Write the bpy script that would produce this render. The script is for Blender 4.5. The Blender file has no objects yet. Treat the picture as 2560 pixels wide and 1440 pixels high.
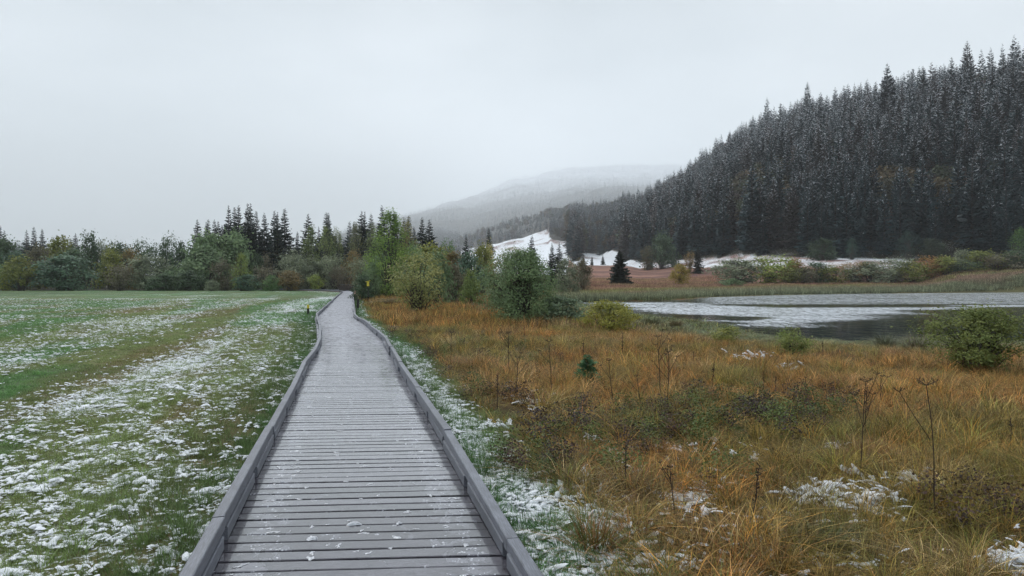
import bpy, math, random
import numpy as np
from mathutils import Matrix, Vector

# ------------------------------------------------------------------ camera, sky, sun, exposure
sc = bpy.context.scene
C = sc.collection
F = 1707.0            # focal length in pixels of the 2560 px wide photograph (24 mm on 36 mm)
HZ = 705.0            # image row of the horizon in the photograph
EYE = 1.75            # eye height over the boardwalk deck (deck top is z = 0)

cam = bpy.data.cameras.new('camera')
cam.lens = 24.0; cam.sensor_width = 36.0
cam.clip_start = 0.05; cam.clip_end = 60000
co = bpy.data.objects.new('camera', cam); C.objects.link(co)
co.location = (0, 0, EYE)
co.rotation_euler = (math.radians(90) - math.atan((720 - HZ) / F), 0, 0)
sc.camera = co

SUN_EL, SUN_AZ = math.radians(48), math.radians(-35)
world = bpy.data.worlds.new('World'); sc.world = world; world.use_nodes = True
wn, wl = world.node_tree.nodes, world.node_tree.links
wn.clear()
w_out = wn.new('ShaderNodeOutputWorld'); w_bg = wn.new('ShaderNodeBackground')
w_sky = wn.new('ShaderNodeTexSky'); w_sky.sky_type = 'NISHITA'; w_sky.sun_disc = False
w_sky.sun_elevation = SUN_EL; w_sky.sun_rotation = SUN_AZ; w_sky.altitude = 900
w_tc = wn.new('ShaderNodeTexCoord')
w_map = wn.new('ShaderNodeMapping'); w_map.inputs['Scale'].default_value = (1, 1, 2.6)
w_noise = wn.new('ShaderNodeTexNoise'); w_noise.inputs['Scale'].default_value = 1.6
w_noise.inputs['Detail'].default_value = 4; w_noise.inputs['Roughness'].default_value = 0.5
w_ramp = wn.new('ShaderNodeValToRGB')
w_ramp.color_ramp.elements[0].position = 0.25; w_ramp.color_ramp.elements[0].color = (4.5, 5.2, 5.65, 1)
w_ramp.color_ramp.elements[1].position = 0.75; w_ramp.color_ramp.elements[1].color = (8.9, 9.45, 9.95, 1)
w_mix = wn.new('ShaderNodeMix'); w_mix.data_type = 'RGBA'; w_mix.inputs[0].default_value = 0.93
wl.new(w_tc.outputs['Generated'], w_map.inputs['Vector']); wl.new(w_map.outputs[0], w_noise.inputs['Vector'])
wl.new(w_noise.outputs[0], w_ramp.inputs[0])
wl.new(w_sky.outputs[0], w_mix.inputs[6]); wl.new(w_ramp.outputs[0], w_mix.inputs[7])
w_sep = wn.new('ShaderNodeSeparateXYZ'); wl.new(w_tc.outputs['Generated'], w_sep.inputs[0])
w_el = wn.new('ShaderNodeMapRange'); w_el.interpolation_type = 'SMOOTHSTEP'   # cloud deck: a little brighter low down than overhead
for k_, v_ in enumerate((0.05, 0.45, 1.12, 0.62)): w_el.inputs[k_ + 1].default_value = v_
wl.new(w_sep.outputs[2], w_el.inputs[0])
w_mul = wn.new('ShaderNodeMix'); w_mul.data_type = 'RGBA'; w_mul.blend_type = 'MULTIPLY'; w_mul.inputs[0].default_value = 1.0
wl.new(w_mix.outputs[2], w_mul.inputs[6]); wl.new(w_el.outputs[0], w_mul.inputs[7])
wl.new(w_mul.outputs[2], w_bg.inputs[0]); w_bg.inputs[1].default_value = 0.11
wl.new(w_bg.outputs[0], w_out.inputs[0])

sun = bpy.data.lights.new('sun', 'SUN'); sun.energy = 1.3; sun.angle = math.radians(40); sun.color = (1, 0.985, 0.965)
so = bpy.data.objects.new('sun', sun); C.objects.link(so)
so.rotation_euler = (math.radians(90) - SUN_EL, 0, math.radians(180) - SUN_AZ)

sc.view_settings.view_transform = 'Standard'; sc.view_settings.look = 'None'
sc.view_settings.gamma = 1; sc.view_settings.use_curve_mapping = False
sc.view_settings.exposure = 0.82
sc.render.engine = 'CYCLES'
cy = sc.cycles
cy.max_bounces = 8; cy.diffuse_bounces = 3; cy.glossy_bounces = 3; cy.transmission_bounces = 2
cy.transparent_max_bounces = 8; cy.volume_bounces = 4
cy.use_denoising = True
cy.use_adaptive_sampling = True; cy.adaptive_threshold = 0.01
cy.caustics_reflective = False; cy.caustics_refractive = False

# ------------------------------------------------------------------ helpers
rng = np.random.default_rng(7)
random.seed(7)

class Noise:
    def __init__(s, seed):
        s.t = np.random.default_rng(seed).random((256, 256))
    def __call__(s, x, y):
        x = np.asarray(x, float); y = np.asarray(y, float)
        xi = np.floor(x).astype(int); yi = np.floor(y).astype(int)
        fx = x - xi; fy = y - yi
        fx = fx * fx * (3 - 2 * fx); fy = fy * fy * (3 - 2 * fy)
        g = lambda a, b: s.t[a % 256, b % 256]
        return (g(xi, yi) * (1 - fx) + g(xi + 1, yi) * fx) * (1 - fy) + (g(xi, yi + 1) * (1 - fx) + g(xi + 1, yi + 1) * fx) * fy
    def fbm(s, x, y, o=4):
        r = 0; a = 0.5; n = 0
        for k in range(o):
            r = r + a * s(np.asarray(x) * 2 ** k + 17 * k, np.asarray(y) * 2 ** k + 5 * k); n += a; a *= 0.5
        return r / n
N1, N2, N3, N4 = Noise(1), Noise(2), Noise(3), Noise(4)

def smooth(a, b, x):
    t = np.clip((np.asarray(x, float) - a) / (b - a), 0, 1)
    return t * t * (3 - 2 * t)

def build_mesh(name, V, faces, mats=(), attrs=None, smooth_shade=False, mat_idx=None):
    """V: N x 3; faces: list of integer arrays (each M x k)."""
    me = bpy.data.meshes.new(name)
    V = np.asarray(V, np.float32).reshape(-1, 3)
    faces = [np.asarray(f, np.int32) for f in faces if len(f)]
    me.vertices.add(len(V)); me.vertices.foreach_set('co', V.ravel())
    if faces:
        loops = np.concatenate([f.ravel() for f in faces])
        tot = np.concatenate([np.full(len(f), f.shape[1], np.int32) for f in faces])
        st = np.concatenate([[0], np.cumsum(tot)[:-1]]).astype(np.int32)
        me.loops.add(len(loops)); me.loops.foreach_set('vertex_index', loops)
        me.polygons.add(len(tot)); me.polygons.foreach_set('loop_start', st)
        me.polygons.foreach_set('loop_total', tot)
        if mat_idx is not None:
            me.polygons.foreach_set('material_index', np.asarray(mat_idx, np.int32))
        me.polygons.foreach_set('use_smooth', np.full(len(tot), smooth_shade))
    for m in mats: me.materials.append(m)
    for k, a in (attrs or {}).items():
        a = np.asarray(a, np.float32)
        if a.ndim == 1:
            at = me.attributes.new(k, 'FLOAT', 'POINT'); at.data.foreach_set('value', a)
        elif a.shape[1] == 3:
            at = me.attributes.new(k, 'FLOAT_VECTOR', 'POINT'); at.data.foreach_set('vector', a.ravel())
    me.update(calc_edges=True); me.validate()
    return me

def link(name, me, parent=None, loc=None, kind=None):
    o = bpy.data.objects.new(name, me); C.objects.link(o)
    if parent is not None: o.parent = parent
    if loc is not None: o.location = loc
    if kind: o['kind'] = kind
    return o

def empty(name, loc, label, cat, group=None, rz=0.0, scale=None):
    o = bpy.data.objects.new(name, None); C.objects.link(o)
    o.empty_display_size = 0.2
    o.location = loc; o.rotation_euler = (0, 0, rz)
    if scale: o.scale = scale
    o['label'] = label; o['category'] = cat
    if group: o['group'] = group
    return o

def tag(o, label, cat, group=None):
    o['label'] = label; o['category'] = cat
    if group: o['group'] = group
    return o

ORD = ['first', 'second', 'third', 'fourth', 'fifth', 'sixth', 'seventh', 'eighth', 'ninth', 'tenth', 'eleventh', 'twelfth',
       'thirteenth', 'fourteenth', 'fifteenth', 'sixteenth', 'seventeenth', 'eighteenth', 'nineteenth', 'twentieth']
def ordinal(i):
    if i < 20: return ORD[i]
    tens = ['', '', 'twenty', 'thirty', 'forty', 'fifty', 'sixty', 'seventy'][(i + 1) // 10]
    u = (i + 1) % 10
    return tens + '-' + ORD[u - 1] if u else {'thirty': 'thirtieth', 'forty': 'fortieth', 'fifty': 'fiftieth'}.get(tens, tens + 'th')

class MB:
    """collects boxes and tubes into one mesh"""
    def __init__(s): s.V = []; s.Q = []; s.T = []; s.n = 0
    def add(s, V, Q=(), T=()):
        V = np.asarray(V, float); s.V.append(V)
        if len(Q): s.Q.append(np.asarray(Q) + s.n)
        if len(T): s.T.append(np.asarray(T) + s.n)
        s.n += len(V)
    def box(s, c, d, rz=0.0):
        x, y, z = [k / 2 for k in d]
        P = np.array([[-x, -y, -z], [x, -y, -z], [x, y, -z], [-x, y, -z], [-x, -y, z], [x, -y, z], [x, y, z], [-x, y, z]])
        c_, s_ = math.cos(rz), math.sin(rz)
        P = P @ np.array([[c_, s_, 0], [-s_, c_, 0], [0, 0, 1]]) + np.array(c)
        s.add(P, [[0, 3, 2, 1], [4, 5, 6, 7], [0, 1, 5, 4], [1, 2, 6, 5], [2, 3, 7, 6], [3, 0, 4, 7]])
    def tube(s, pts, rad, k=4, cap=True):
        pts = np.asarray(pts, float); n = len(pts)
        d = np.gradient(pts, axis=0); d /= np.linalg.norm(d, axis=1)[:, None] + 1e-9
        up = np.where(np.abs(d[:, 2:3]) > 0.9, np.array([[1.0, 0, 0]]), np.array([[0, 0, 1.0]]))
        a = np.cross(d, up); a /= np.linalg.norm(a, axis=1)[:, None] + 1e-9
        b = np.cross(d, a)
        th = np.arange(k) * 2 * math.pi / k
        rad = np.broadcast_to(rad, (n,))
        V = pts[:, None] + rad[:, None, None] * (np.cos(th)[None, :, None] * a[:, None] + np.sin(th)[None, :, None] * b[:, None])
        i = np.arange(n - 1)[:, None] * k; j = np.arange(k)[None]; j2 = (j + 1) % k
        Q = np.stack([i + j, i + j2, i + k + j2, i + k + j], -1).reshape(-1, 4)
        T = []
        if cap:
            T = [[(n - 1) * k, (n - 1) * k + q, (n - 1) * k + q + 1] for q in range(1, k - 1)]
        s.add(V.reshape(-1, 3), Q, T)
    def mesh(s, name, mats=(), attrs=None, smooth_shade=False):
        fs = []
        if s.Q: fs.append(np.concatenate(s.Q))
        if s.T: fs.append(np.concatenate(s.T))
        return build_mesh(name, np.concatenate(s.V), fs, mats, attrs, smooth_shade)

# ------------------------------------------------------------------ materials
def new_mat(name):
    m = bpy.data.materials.new(name); m.use_nodes = True
    nt = m.node_tree; nt.nodes.clear()
    out = nt.nodes.new('ShaderNodeOutputMaterial')
    return m, nt, out

class NG:
    """small node helper"""
    def __init__(s, nt): s.nt = nt
    def n(s, t, **kw):
        nd = s.nt.nodes.new(t)
        for k, v in kw.items(): setattr(nd, k, v)
        return nd
    def put(s, sock, v):
        if hasattr(v, 'is_output') or isinstance(v, bpy.types.NodeSocket): s.nt.links.new(v, sock)
        else: sock.default_value = v
    def math(s, op, a, b=0.0, c=None, clamp=False):
        nd = s.n('ShaderNodeMath', operation=op); nd.use_clamp = clamp
        s.put(nd.inputs[0], a); s.put(nd.inputs[1], b)
        if c is not None: s.put(nd.inputs[2], c)
        return nd.outputs[0]
    def mix(s, f, a, b, mode='MIX'):
        nd = s.n('ShaderNodeMix', data_type='RGBA', blend_type=mode)
        s.put(nd.inputs[0], f)
        for k, v in ((6, a), (7, b)):
            s.put(nd.inputs[k], (*v, 1) if isinstance(v, tuple) and len(v) == 3 else v)
        return nd.outputs[2]
    def noise(s, scale, detail=3, rough=0.5, vec=None, dist=0.0):
        nd = s.n('ShaderNodeTexNoise'); nd.inputs['Scale'].default_value = scale
        nd.inputs['Detail'].default_value = detail; nd.inputs['Roughness'].default_value = rough
        nd.inputs['Distortion'].default_value = dist
        if vec is not None: s.nt.links.new(vec, nd.inputs['Vector'])
        return nd.outputs[0]
    def mapr(s, v, a, b, c=0.0, d=1.0, kind='SMOOTHSTEP'):
        nd = s.n('ShaderNodeMapRange', interpolation_type=kind)
        s.put(nd.inputs[0], v)
        for i, x in enumerate((a, b, c, d)): s.put(nd.inputs[i + 1], x)
        return nd.outputs[0]
    def attr(s, name, kind='GEOMETRY'):
        return s.n('ShaderNodeAttribute', attribute_name=name, attribute_type=kind)
    def pos(s): return s.n('ShaderNodeNewGeometry').outputs['Position']
    def nrmz(s):
        g = s.n('ShaderNodeNewGeometry'); x = s.n('ShaderNodeSeparateXYZ'); s.nt.links.new(g.outputs['Normal'], x.inputs[0])
        return x.outputs[2]
    def scalev(s, vec, sc_):
        m = s.n('ShaderNodeMapping'); s.nt.links.new(vec, m.inputs[0]); m.inputs['Scale'].default_value = sc_
        return m.outputs[0]
    def bsdf(s, col, rough=0.7, out=None, **kw):
        b = s.n('ShaderNodeBsdfPrincipled')
        s.put(b.inputs['Base Color'], (*col, 1) if isinstance(col, tuple) and len(col) == 3 else col)
        s.put(b.inputs['Roughness'], rough)
        for k, v in kw.items():
            s.put(b.inputs[k], v)
        if out: s.nt.links.new(b.outputs[0], out.inputs[0])
        return b
    def bump(s, h, strength, dist):
        b = s.n('ShaderNodeBump'); b.inputs['Strength'].default_value = strength; b.inputs['Distance'].default_value = dist
        s.nt.links.new(h, b.inputs['Height']); return b.outputs[0]

SNOW = (0.80, 0.83, 0.87)

def mat_ground():
    m, nt, out = new_mat('ground_cover'); g = NG(nt)
    p = g.pos()
    col = g.attr('gcol').outputs['Vector']; sd = g.attr('snowd').outputs['Fac']
    n_f = g.noise(22, 5, 0.62, p); n_m = g.noise(2.3, 4, 0.55, p); n_l = g.noise(0.19, 4, 0.6, p)
    k = g.math('MULTIPLY', g.mapr(n_f, 0.25, 0.75, 0.55, 1.4, 'LINEAR'), g.mapr(n_m, 0.25, 0.75, 0.75, 1.25, 'LINEAR'))
    k = g.math('MULTIPLY', k, g.mapr(n_l, 0.3, 0.7, 0.8, 1.2, 'LINEAR'))
    k = g.math('MULTIPLY', k, g.mapr(g.noise(0.012, 5, 0.75, p), 0.3, 0.7, 0.55, 1.5, 'LINEAR'))
    c = g.mix(1.0, col, k, 'MULTIPLY')
    v = g.math('ADD', g.math('MULTIPLY', g.noise(13, 5, 0.7, p, 0.6), 0.62), g.math('ADD', g.math('MULTIPLY', n_m, 0.22), g.math('MULTIPLY', n_l, 0.16)))
    th = g.math('MULTIPLY_ADD', sd, -0.34, 0.665)
    s = g.mapr(v, th, g.math('ADD', th, 0.045))
    s = g.math('MULTIPLY', s, g.mapr(sd, 0.02, 0.1))
    c = g.mix(s, c, SNOW)
    nb = g.bump(g.math('ADD', n_f, g.math('MULTIPLY', s, 0.4)), 0.5, 0.03)
    b = g.bsdf(c, 0.85, out, Normal=nb)
    b.inputs['Specular IOR Level'].default_value = 0.15
    return m

def mat_wood():
    m, nt, out = new_mat('wet_deck_wood'); g = NG(nt)
    tc = g.n('ShaderNodeTexCoord').outputs['Object']
    rnd = g.n('ShaderNodeObjectInfo').outputs['Random']
    off = g.n('ShaderNodeVectorMath', operation='ADD'); nt.links.new(tc, off.inputs[0])
    cb = g.n('ShaderNodeCombineXYZ'); g.put(cb.inputs[0], g.math('MULTIPLY', rnd, 37.0)); g.put(cb.inputs[1], g.math('MULTIPLY', rnd, 91.0))
    nt.links.new(cb.outputs[0], off.inputs[1]); p = off.outputs[0]
    grain = g.noise(9, 5, 0.6, g.scalev(p, (1.0, 22.0, 8.0)), 0.4)
    blot = g.noise(5.5, 4, 0.6, p, 0.8)
    base = g.mix(g.mapr(grain, 0.3, 0.72, 0, 1), (0.040, 0.037, 0.045), (0.104, 0.097, 0.116))
    base = g.mix(1.0, base, g.mapr(rnd, 0, 1, 0.62, 1.35, 'LINEAR'), 'MULTIPLY')
    base = g.mix(1.0, base, g.mapr(g.noise(3.2, 4, 0.7, p, 1.0), 0.3, 0.7, 0.65, 1.3, 'LINEAR'), 'MULTIPLY')
    # frozen slush film with bubbles near both ends of each board
    sx = g.n('ShaderNodeSeparateXYZ'); nt.links.new(tc, sx.inputs[0])
    ax = g.math('ABSOLUTE', sx.outputs[0])
    endm = g.math('MULTIPLY', g.mapr(ax, 0.45, 0.66), g.mapr(ax, 0.72, 0.84, 1, 0))
    film = g.mapr(g.math('ADD', blot, g.math('MULTIPLY', endm, 0.15)), 0.60, 0.63)
    vo = g.n('ShaderNodeTexVoronoi'); vo.inputs['Scale'].default_value = 38; nt.links.new(p, vo.inputs['Vector'])
    bub = g.mapr(vo.outputs['Distance'], 0.22, 0.34, 1, 0)
    bub = g.math('MULTIPLY', bub, g.mapr(g.noise(17, 2, 0.5, p), 0.47, 0.55))
    edge = g.math('MULTIPLY', g.mapr(g.math('ADD', blot, g.math('MULTIPLY', endm, 0.15)), 0.585, 0.60), g.mapr(g.math('ADD', blot, g.math('MULTIPLY', endm, 0.15)), 0.60, 0.62, 1, 0))
    sheen = g.n('ShaderNodeSeparateColor'); nt.links.new(g.n('ShaderNodeObjectInfo').outputs['Color'], sheen.inputs[0])
    sheen_mix = g.math('MULTIPLY', sheen.outputs[0], g.mapr(blot, 0.36, 0.56, 0.35, 1.0))
    base = g.mix(g.math('MULTIPLY', sheen_mix, 0.66), base, (0.60, 0.615, 0.69))  # pale sky sheen of the far deck, painted into the base colour
    c = g.mix(g.math('MULTIPLY', film, 0.30), base, (0.30, 0.30, 0.35))
    c = g.mix(g.math('MULTIPLY', edge, 0.7), c, (0.03, 0.028, 0.03))
    c = g.mix(g.math('MULTIPLY', g.math('MULTIPLY', bub, film), 0.85), c, (0.62, 0.64, 0.70))
    r = g.mapr(g.noise(14, 3, 0.6, p), 0.3, 0.7, 0.09, 0.27, 'LINEAR')
    r = g.math('ADD', r, g.math('MULTIPLY', sheen_mix, 0.34))
    h = g.math('ADD', g.math('MULTIPLY', grain, 0.7), g.math('ADD', g.math('MULTIPLY', film, 0.5), g.math('MULTIPLY', g.noise(60, 2, 0.5, p), 0.5)))
    b = g.bsdf(c, r, out, Normal=g.bump(h, 0.17, 0.004))
    b.inputs['IOR'].default_value = 1.5
    g.put(b.inputs['Coat Weight'], g.math('SUBTRACT', 1.0, sheen_mix)); b.inputs['Coat Roughness'].default_value = 0.08
    return m

def mat_rail():
    m, nt, out = new_mat('damp_rail_wood'); g = NG(nt)
    tc = g.n('ShaderNodeTexCoord').outputs['Object']
    rnd = g.n('ShaderNodeObjectInfo').outputs['Random']
    off = g.n('ShaderNodeVectorMath', operation='ADD'); nt.links.new(tc, off.inputs[0])
    cb = g.n('ShaderNodeCombineXYZ'); g.put(cb.inputs[0], g.math('MULTIPLY', rnd, 53.0)); nt.links.new(cb.outputs[0], off.inputs[1]); p = off.outputs[0]
    grain = g.noise(11, 5, 0.65, g.scalev(p, (22.0, 0.9, 14.0)), 0.5)
    c = g.mix(g.mapr(grain, 0.3, 0.7), (0.080, 0.084, 0.102), (0.215, 0.228, 0.265))
    c = g.mix(1.0, c, g.mapr(g.noise(3, 3, 0.6, p), 0.25, 0.75, 0.75, 1.25, 'LINEAR'), 'MULTIPLY')
    c = g.mix(1.0, c, g.mapr(rnd, 0, 1, 0.82, 1.15, 'LINEAR'), 'MULTIPLY')
    b = g.bsdf(c, g.mapr(grain, 0.3, 0.7, 0.38, 0.55), out, Normal=g.bump(grain, 0.4, 0.004))
    b.inputs['Specular IOR Level'].default_value = 0.45
    return m

def mat_leaf(name, mode='OBJECT', transl=0.25, snow=0.0, var=0.6):
    """mode OBJECT: colour of the object; INST: colour handed to each scattered copy."""
    m, nt, out = new_mat(name); g = NG(nt)
    if mode == 'OBJECT': col = g.n('ShaderNodeObjectInfo').outputs['Color']
    else: col = g.attr('tint', 'INSTANCER').outputs['Vector']
    t = g.attr('leaf_tint').outputs['Fac']
    k = g.mapr(t, 0, 1, 1 - var, 1 + var, 'LINEAR')
    c = g.mix(1.0, col, k, 'MULTIPLY')
    hs = g.n('ShaderNodeHueSaturation'); nt.links.new(c, hs.inputs['Color'])
    g.put(hs.inputs['Hue'], g.mapr(t, 0, 1, 0.525, 0.475, 'LINEAR'))
    c = hs.outputs[0]
    if snow:
        p = g.pos()
        sx = g.n('ShaderNodeSeparateXYZ'); nt.links.new(p, sx.inputs[0])
        alt = g.math('ADD', g.mapr(sx.outputs[2], 15, 110, 0.0, 0.75, 'LINEAR'), g.mapr(sx.outputs[2], 150, 1900, 0.0, 1.6, 'LINEAR'))  # second term whitens summit trees further, painting the fade into cloud
        alt = g.math('ADD', alt, g.mapr(g.attr('crown_height').outputs['Fac'], 0.35, 1.0, -0.15, 0.45, 'LINEAR'))
        up = g.mapr(g.nrmz(), 0.0, 0.6)
        nz = g.math('ADD', g.noise(0.85, 4, 0.7, p), g.math('MULTIPLY', alt, 0.20))
        s = g.math('MULTIPLY', g.math('MULTIPLY', up, g.mapr(nz, 0.60, 0.72)), snow)
        c = g.mix(s, c, SNOW)
    b = g.bsdf(c, 0.6); b.inputs['Specular IOR Level'].default_value = 0.2
    if transl:
        tr = g.n('ShaderNodeBsdfTranslucent'); nt.links.new(c, tr.inputs[0])
        mx = g.n('ShaderNodeMixShader'); mx.inputs[0].default_value = transl
        nt.links.new(b.outputs[0], mx.inputs[1]); nt.links.new(tr.outputs[0], mx.inputs[2]); nt.links.new(mx.outputs[0], out.inputs[0])
    else: nt.links.new(b.outputs[0], out.inputs[0])
    return m

def mat_bark(name='bark', a=(0.03, 0.025, 0.022), b_=(0.075, 0.065, 0.058)):
    m, nt, out = new_mat(name); g = NG(nt)
    n = g.noise(14, 4, 0.6, g.scalev(g.pos(), (1, 1, 0.25)))
    g.bsdf(g.mix(g.mapr(n, 0.3, 0.7), a, b_), 0.9, out, Normal=g.bump(n, 0.5, 0.02))
    return m

def mat_grass():
    m, nt, out = new_mat('grass_blade'); g = NG(nt)
    a = g.attr('tint', 'INSTANCER').outputs['Vector']; b2 = g.attr('tint2', 'INSTANCER').outputs['Vector']
    bl = g.attr('blade').outputs['Fac']; t = g.attr('along').outputs['Fac']
    c = g.mix(g.mapr(bl, 0.5, 0.8), a, b2)
    k = g.math('ADD', 0.30, g.math('MULTIPLY', g.math('POWER', g.math('FRACT', g.math('MULTIPLY', bl, 7.31)), 1.9), 1.85))
    c = g.mix(1.0, c, k, 'MULTIPLY')
    # bleached straw tips and greener blade bases
    c = g.mix(g.mapr(t, 0.55, 1.0, 0, 0.14), c, (0.52, 0.32, 0.13))
    b = g.bsdf(c, 0.55); b.inputs['Specular IOR Level'].default_value = 0.3
    tr = g.n('ShaderNodeBsdfTranslucent'); nt.links.new(c, tr.inputs[0])
    mx = g.n('ShaderNodeMixShader'); mx.inputs[0].default_value = 0.28
    nt.links.new(b.outputs[0], mx.inputs[1]); nt.links.new(tr.outputs[0], mx.inputs[2]); nt.links.new(mx.outputs[0], out.inputs[0])
    return m

def mat_lawn():
    m, nt, out = new_mat('lawn_blade'); g = NG(nt)
    a = g.attr('tint', 'INSTANCER').outputs['Vector']
    bl = g.attr('blade').outputs['Fac']
    k = g.math('ADD', 0.55, g.math('MULTIPLY', g.math('FRACT', g.math('MULTIPLY', bl, 7.31)), 0.9))
    c = g.mix(1.0, a, k, 'MULTIPLY')
    b = g.bsdf(c, 0.5); b.inputs['Specular IOR Level'].default_value = 0.35
    tr = g.n('ShaderNodeBsdfTranslucent'); nt.links.new(c, tr.inputs[0])
    mx = g.n('ShaderNodeMixShader'); mx.inputs[0].default_value = 0.3
    nt.links.new(b.outputs[0], mx.inputs[1]); nt.links.new(tr.outputs[0], mx.inputs[2]); nt.links.new(mx.outputs[0], out.inputs[0])
    return m

def mat_snow():
    m, nt, out = new_mat('wet_snow'); g = NG(nt)
    n = g.noise(60, 3, 0.6, g.pos())
    b = g.bsdf(g.mix(n, (0.70, 0.73, 0.78), (0.86, 0.88, 0.91)), 0.6, out, Normal=g.bump(n, 0.4, 0.01))
    b.inputs['Subsurface Weight'].default_value = 0.0
    return m

def mat_slush():
    m, nt, out = new_mat('clear_slush'); g = NG(nt)
    n = g.noise(70, 3, 0.6, g.pos())
    b = g.bsdf(g.mix(g.mapr(n, 0.35, 0.65), (0.32, 0.33, 0.37), (0.78, 0.80, 0.84)), 0.2, out, Normal=g.bump(n, 0.6, 0.01))
    return m

def mat_water():
    m, nt, out = new_mat('lake_water'); g = NG(nt)
    p = g.pos()
    sky_glint = g.attr('sky_glint').outputs['Fac']; rip = g.attr('ripple').outputs['Fac']
    sp = g.noise(3.4, 5, 0.75, g.scalev(p, (0.9, 0.17, 1.0)), 0.4)
    lg = g.noise(0.16, 4, 0.6, g.scalev(p, (0.5, 1.2, 1)))
    sp = g.math('ADD', g.math('MULTIPLY', sp, 0.55), g.math('MULTIPLY', g.noise(11.0, 3, 0.7, g.scalev(p, (0.9, 0.14, 1.0)), 0.3), 0.45))
    th = g.math('MULTIPLY_ADD', sky_glint, -0.385, 0.72)
    th = g.math('ADD', th, g.math('MULTIPLY', g.math('SUBTRACT', lg, 0.5), -0.14))
    s = g.math('MULTIPLY', g.mapr(sp, th, g.math('ADD', th, 0.24)), g.mapr(sky_glint, 0.02, 0.12))
    h = g.noise(1.6, 4, 0.6, g.scalev(p, (0.7, 0.5, 1)))
    bp = g.n('ShaderNodeBump'); bp.inputs['Distance'].default_value = 0.25
    nt.links.new(h, bp.inputs['Height']); g.put(bp.inputs['Strength'], rip)
    w = g.bsdf((0.012, 0.018, 0.02), 0.06, Normal=bp.outputs[0]); w.inputs['IOR'].default_value = 1.333
    i = g.bsdf((0.66, 0.70, 0.75), 0.40); i.inputs['Specular IOR Level'].default_value = 0.4  # pale colour standing for sky reflected in the ripples
    mx = g.n('ShaderNodeMixShader'); g.put(mx.inputs[0], s)
    nt.links.new(w.outputs[0], mx.inputs[1]); nt.links.new(i.outputs[0], mx.inputs[2]); nt.links.new(mx.outputs[0], out.inputs[0])
    return m

def mat_plain(name, col, rough=0.6, var=0.25, scale=12):
    m, nt, out = new_mat(name); g = NG(nt)
    n = g.noise(scale, 4, 0.6, g.pos())
    lo = tuple(c * (1 - var) for c in col); hi = tuple(c * (1 + var) for c in col)
    g.bsdf(g.mix(n, lo, hi), rough, out)
    return m

M_GROUND = mat_ground(); M_WOOD = mat_wood(); M_RAIL = mat_rail()
M_LEAF = mat_leaf('bush_leaf', transl=0.32, var=0.42); M_LEAF_I = mat_leaf('forest_leaf', 'INST', 0.15, 0.35)
M_NEEDLE = mat_leaf('spruce_needle', 'OBJECT', 0.0, 0.0, 0.45)
M_NEEDLE_S = mat_leaf('snowy_spruce_needle', 'OBJECT', 0.0, 0.62, 0.45)
M_NEEDLE_I = mat_leaf('forest_spruce_needle', 'INST', 0.0, 0.62, 0.45)
M_BARK = mat_bark(); M_TWIG = mat_bark('twig_bark', (0.05, 0.042, 0.036), (0.11, 0.095, 0.085))
M_BIRCH = mat_bark('pale_bark', (0.12, 0.115, 0.105), (0.33, 0.32, 0.30))
M_STALK = mat_bark('dead_stalk', (0.022, 0.014, 0.012), (0.07, 0.045, 0.032))
M_GRASS = mat_grass(); M_LAWN = mat_lawn(); M_SNOW = mat_snow(); M_SLUSH = mat_slush(); M_WATER = mat_water()
M_YELLOW = mat_plain('yellow_paint', (0.66, 0.56, 0.05), 0.5, 0.12)
M_POST = mat_plain('dark_post_wood', (0.022, 0.020, 0.018), 0.7, 0.4)
M_DARKWOOD = mat_plain('dark_brown_wood', (0.040, 0.030, 0.024), 0.7, 0.4)

# ------------------------------------------------------------------ the lie of the land
PATH = np.array([(-12, 2.82), (3.62, -0.795), (9.67, -2.23), (13.56, -3.165), (16.4, -3.80), (19.7, -4.60), (25, -6.12),
                 (34, -8.80), (45, -11.35), (60, -14.9), (90, -21.9), (115, -27.6), (128, -31.0), (140, -37.5), (150, -46.0), (163, -60.0)])
def path_x(y): return np.interp(y, PATH[:, 0], PATH[:, 1])
HEAD = math.radians(13.3)
def path_uv(x, y):
    """offset to the right of the boardwalk's middle (negative on the left) and distance along it"""
    return (np.asarray(x) - path_x(y)) * math.cos(HEAD), np.asarray(y) / math.cos(HEAD)
def deck_z(y): return (N3.fbm(np.asarray(y) * 0.14, 3.3, 2) - 0.5) * 0.05 * smooth(6, 14, y)

WATER_Z = -0.65
LAKE_N = [(1440, 757), (1500, 768), (1590, 785), (1700, 800), (1790, 812), (1900, 835), (2000, 846), (2100, 852), (2200, 850), (2330, 846), (2450, 850), (2560, 860), (2800, 866), (3300, 850)]
LAKE_F = [(3600, 733), (3000, 730), (2560, 731), (2300, 733), (2100, 735), (1950, 738), (1850, 741), (1760, 744), (1700, 750), (1640, 752), (1560, 753), (1440, 754)]
def on_plane(px, py, z):
    Y = (EYE - z) * F / (py - HZ); return ((px - 1280) / F * Y, Y)
LAKE = np.array([on_plane(a, b, WATER_Z) for a, b in LAKE_N + LAKE_F])
def poly_sd(x, y, P):
    """signed distance to a polygon, negative inside"""
    x = np.asarray(x, float); y = np.asarray(y, float)
    d = np.full(x.shape, 1e9); ins = np.zeros(x.shape, bool)
    for i in range(len(P)):
        ax, ay = P[i]; bx, by = P[(i + 1) % len(P)]
        ex, ey = bx - ax, by - ay
        t = np.clip(((x - ax) * ex + (y - ay) * ey) / (ex * ex + ey * ey), 0, 1)
        d = np.minimum(d, np.hypot(x - ax - t * ex, y - ay - t * ey))
        cross = (ay > y) != (by > y)
        with np.errstate(divide='ignore', invalid='ignore'):
            ins ^= cross & (x < (bx - ax) * (y - ay) / (by - ay if by != ay else 1e-9) + ax)
    return np.where(ins, -d, d)
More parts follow.
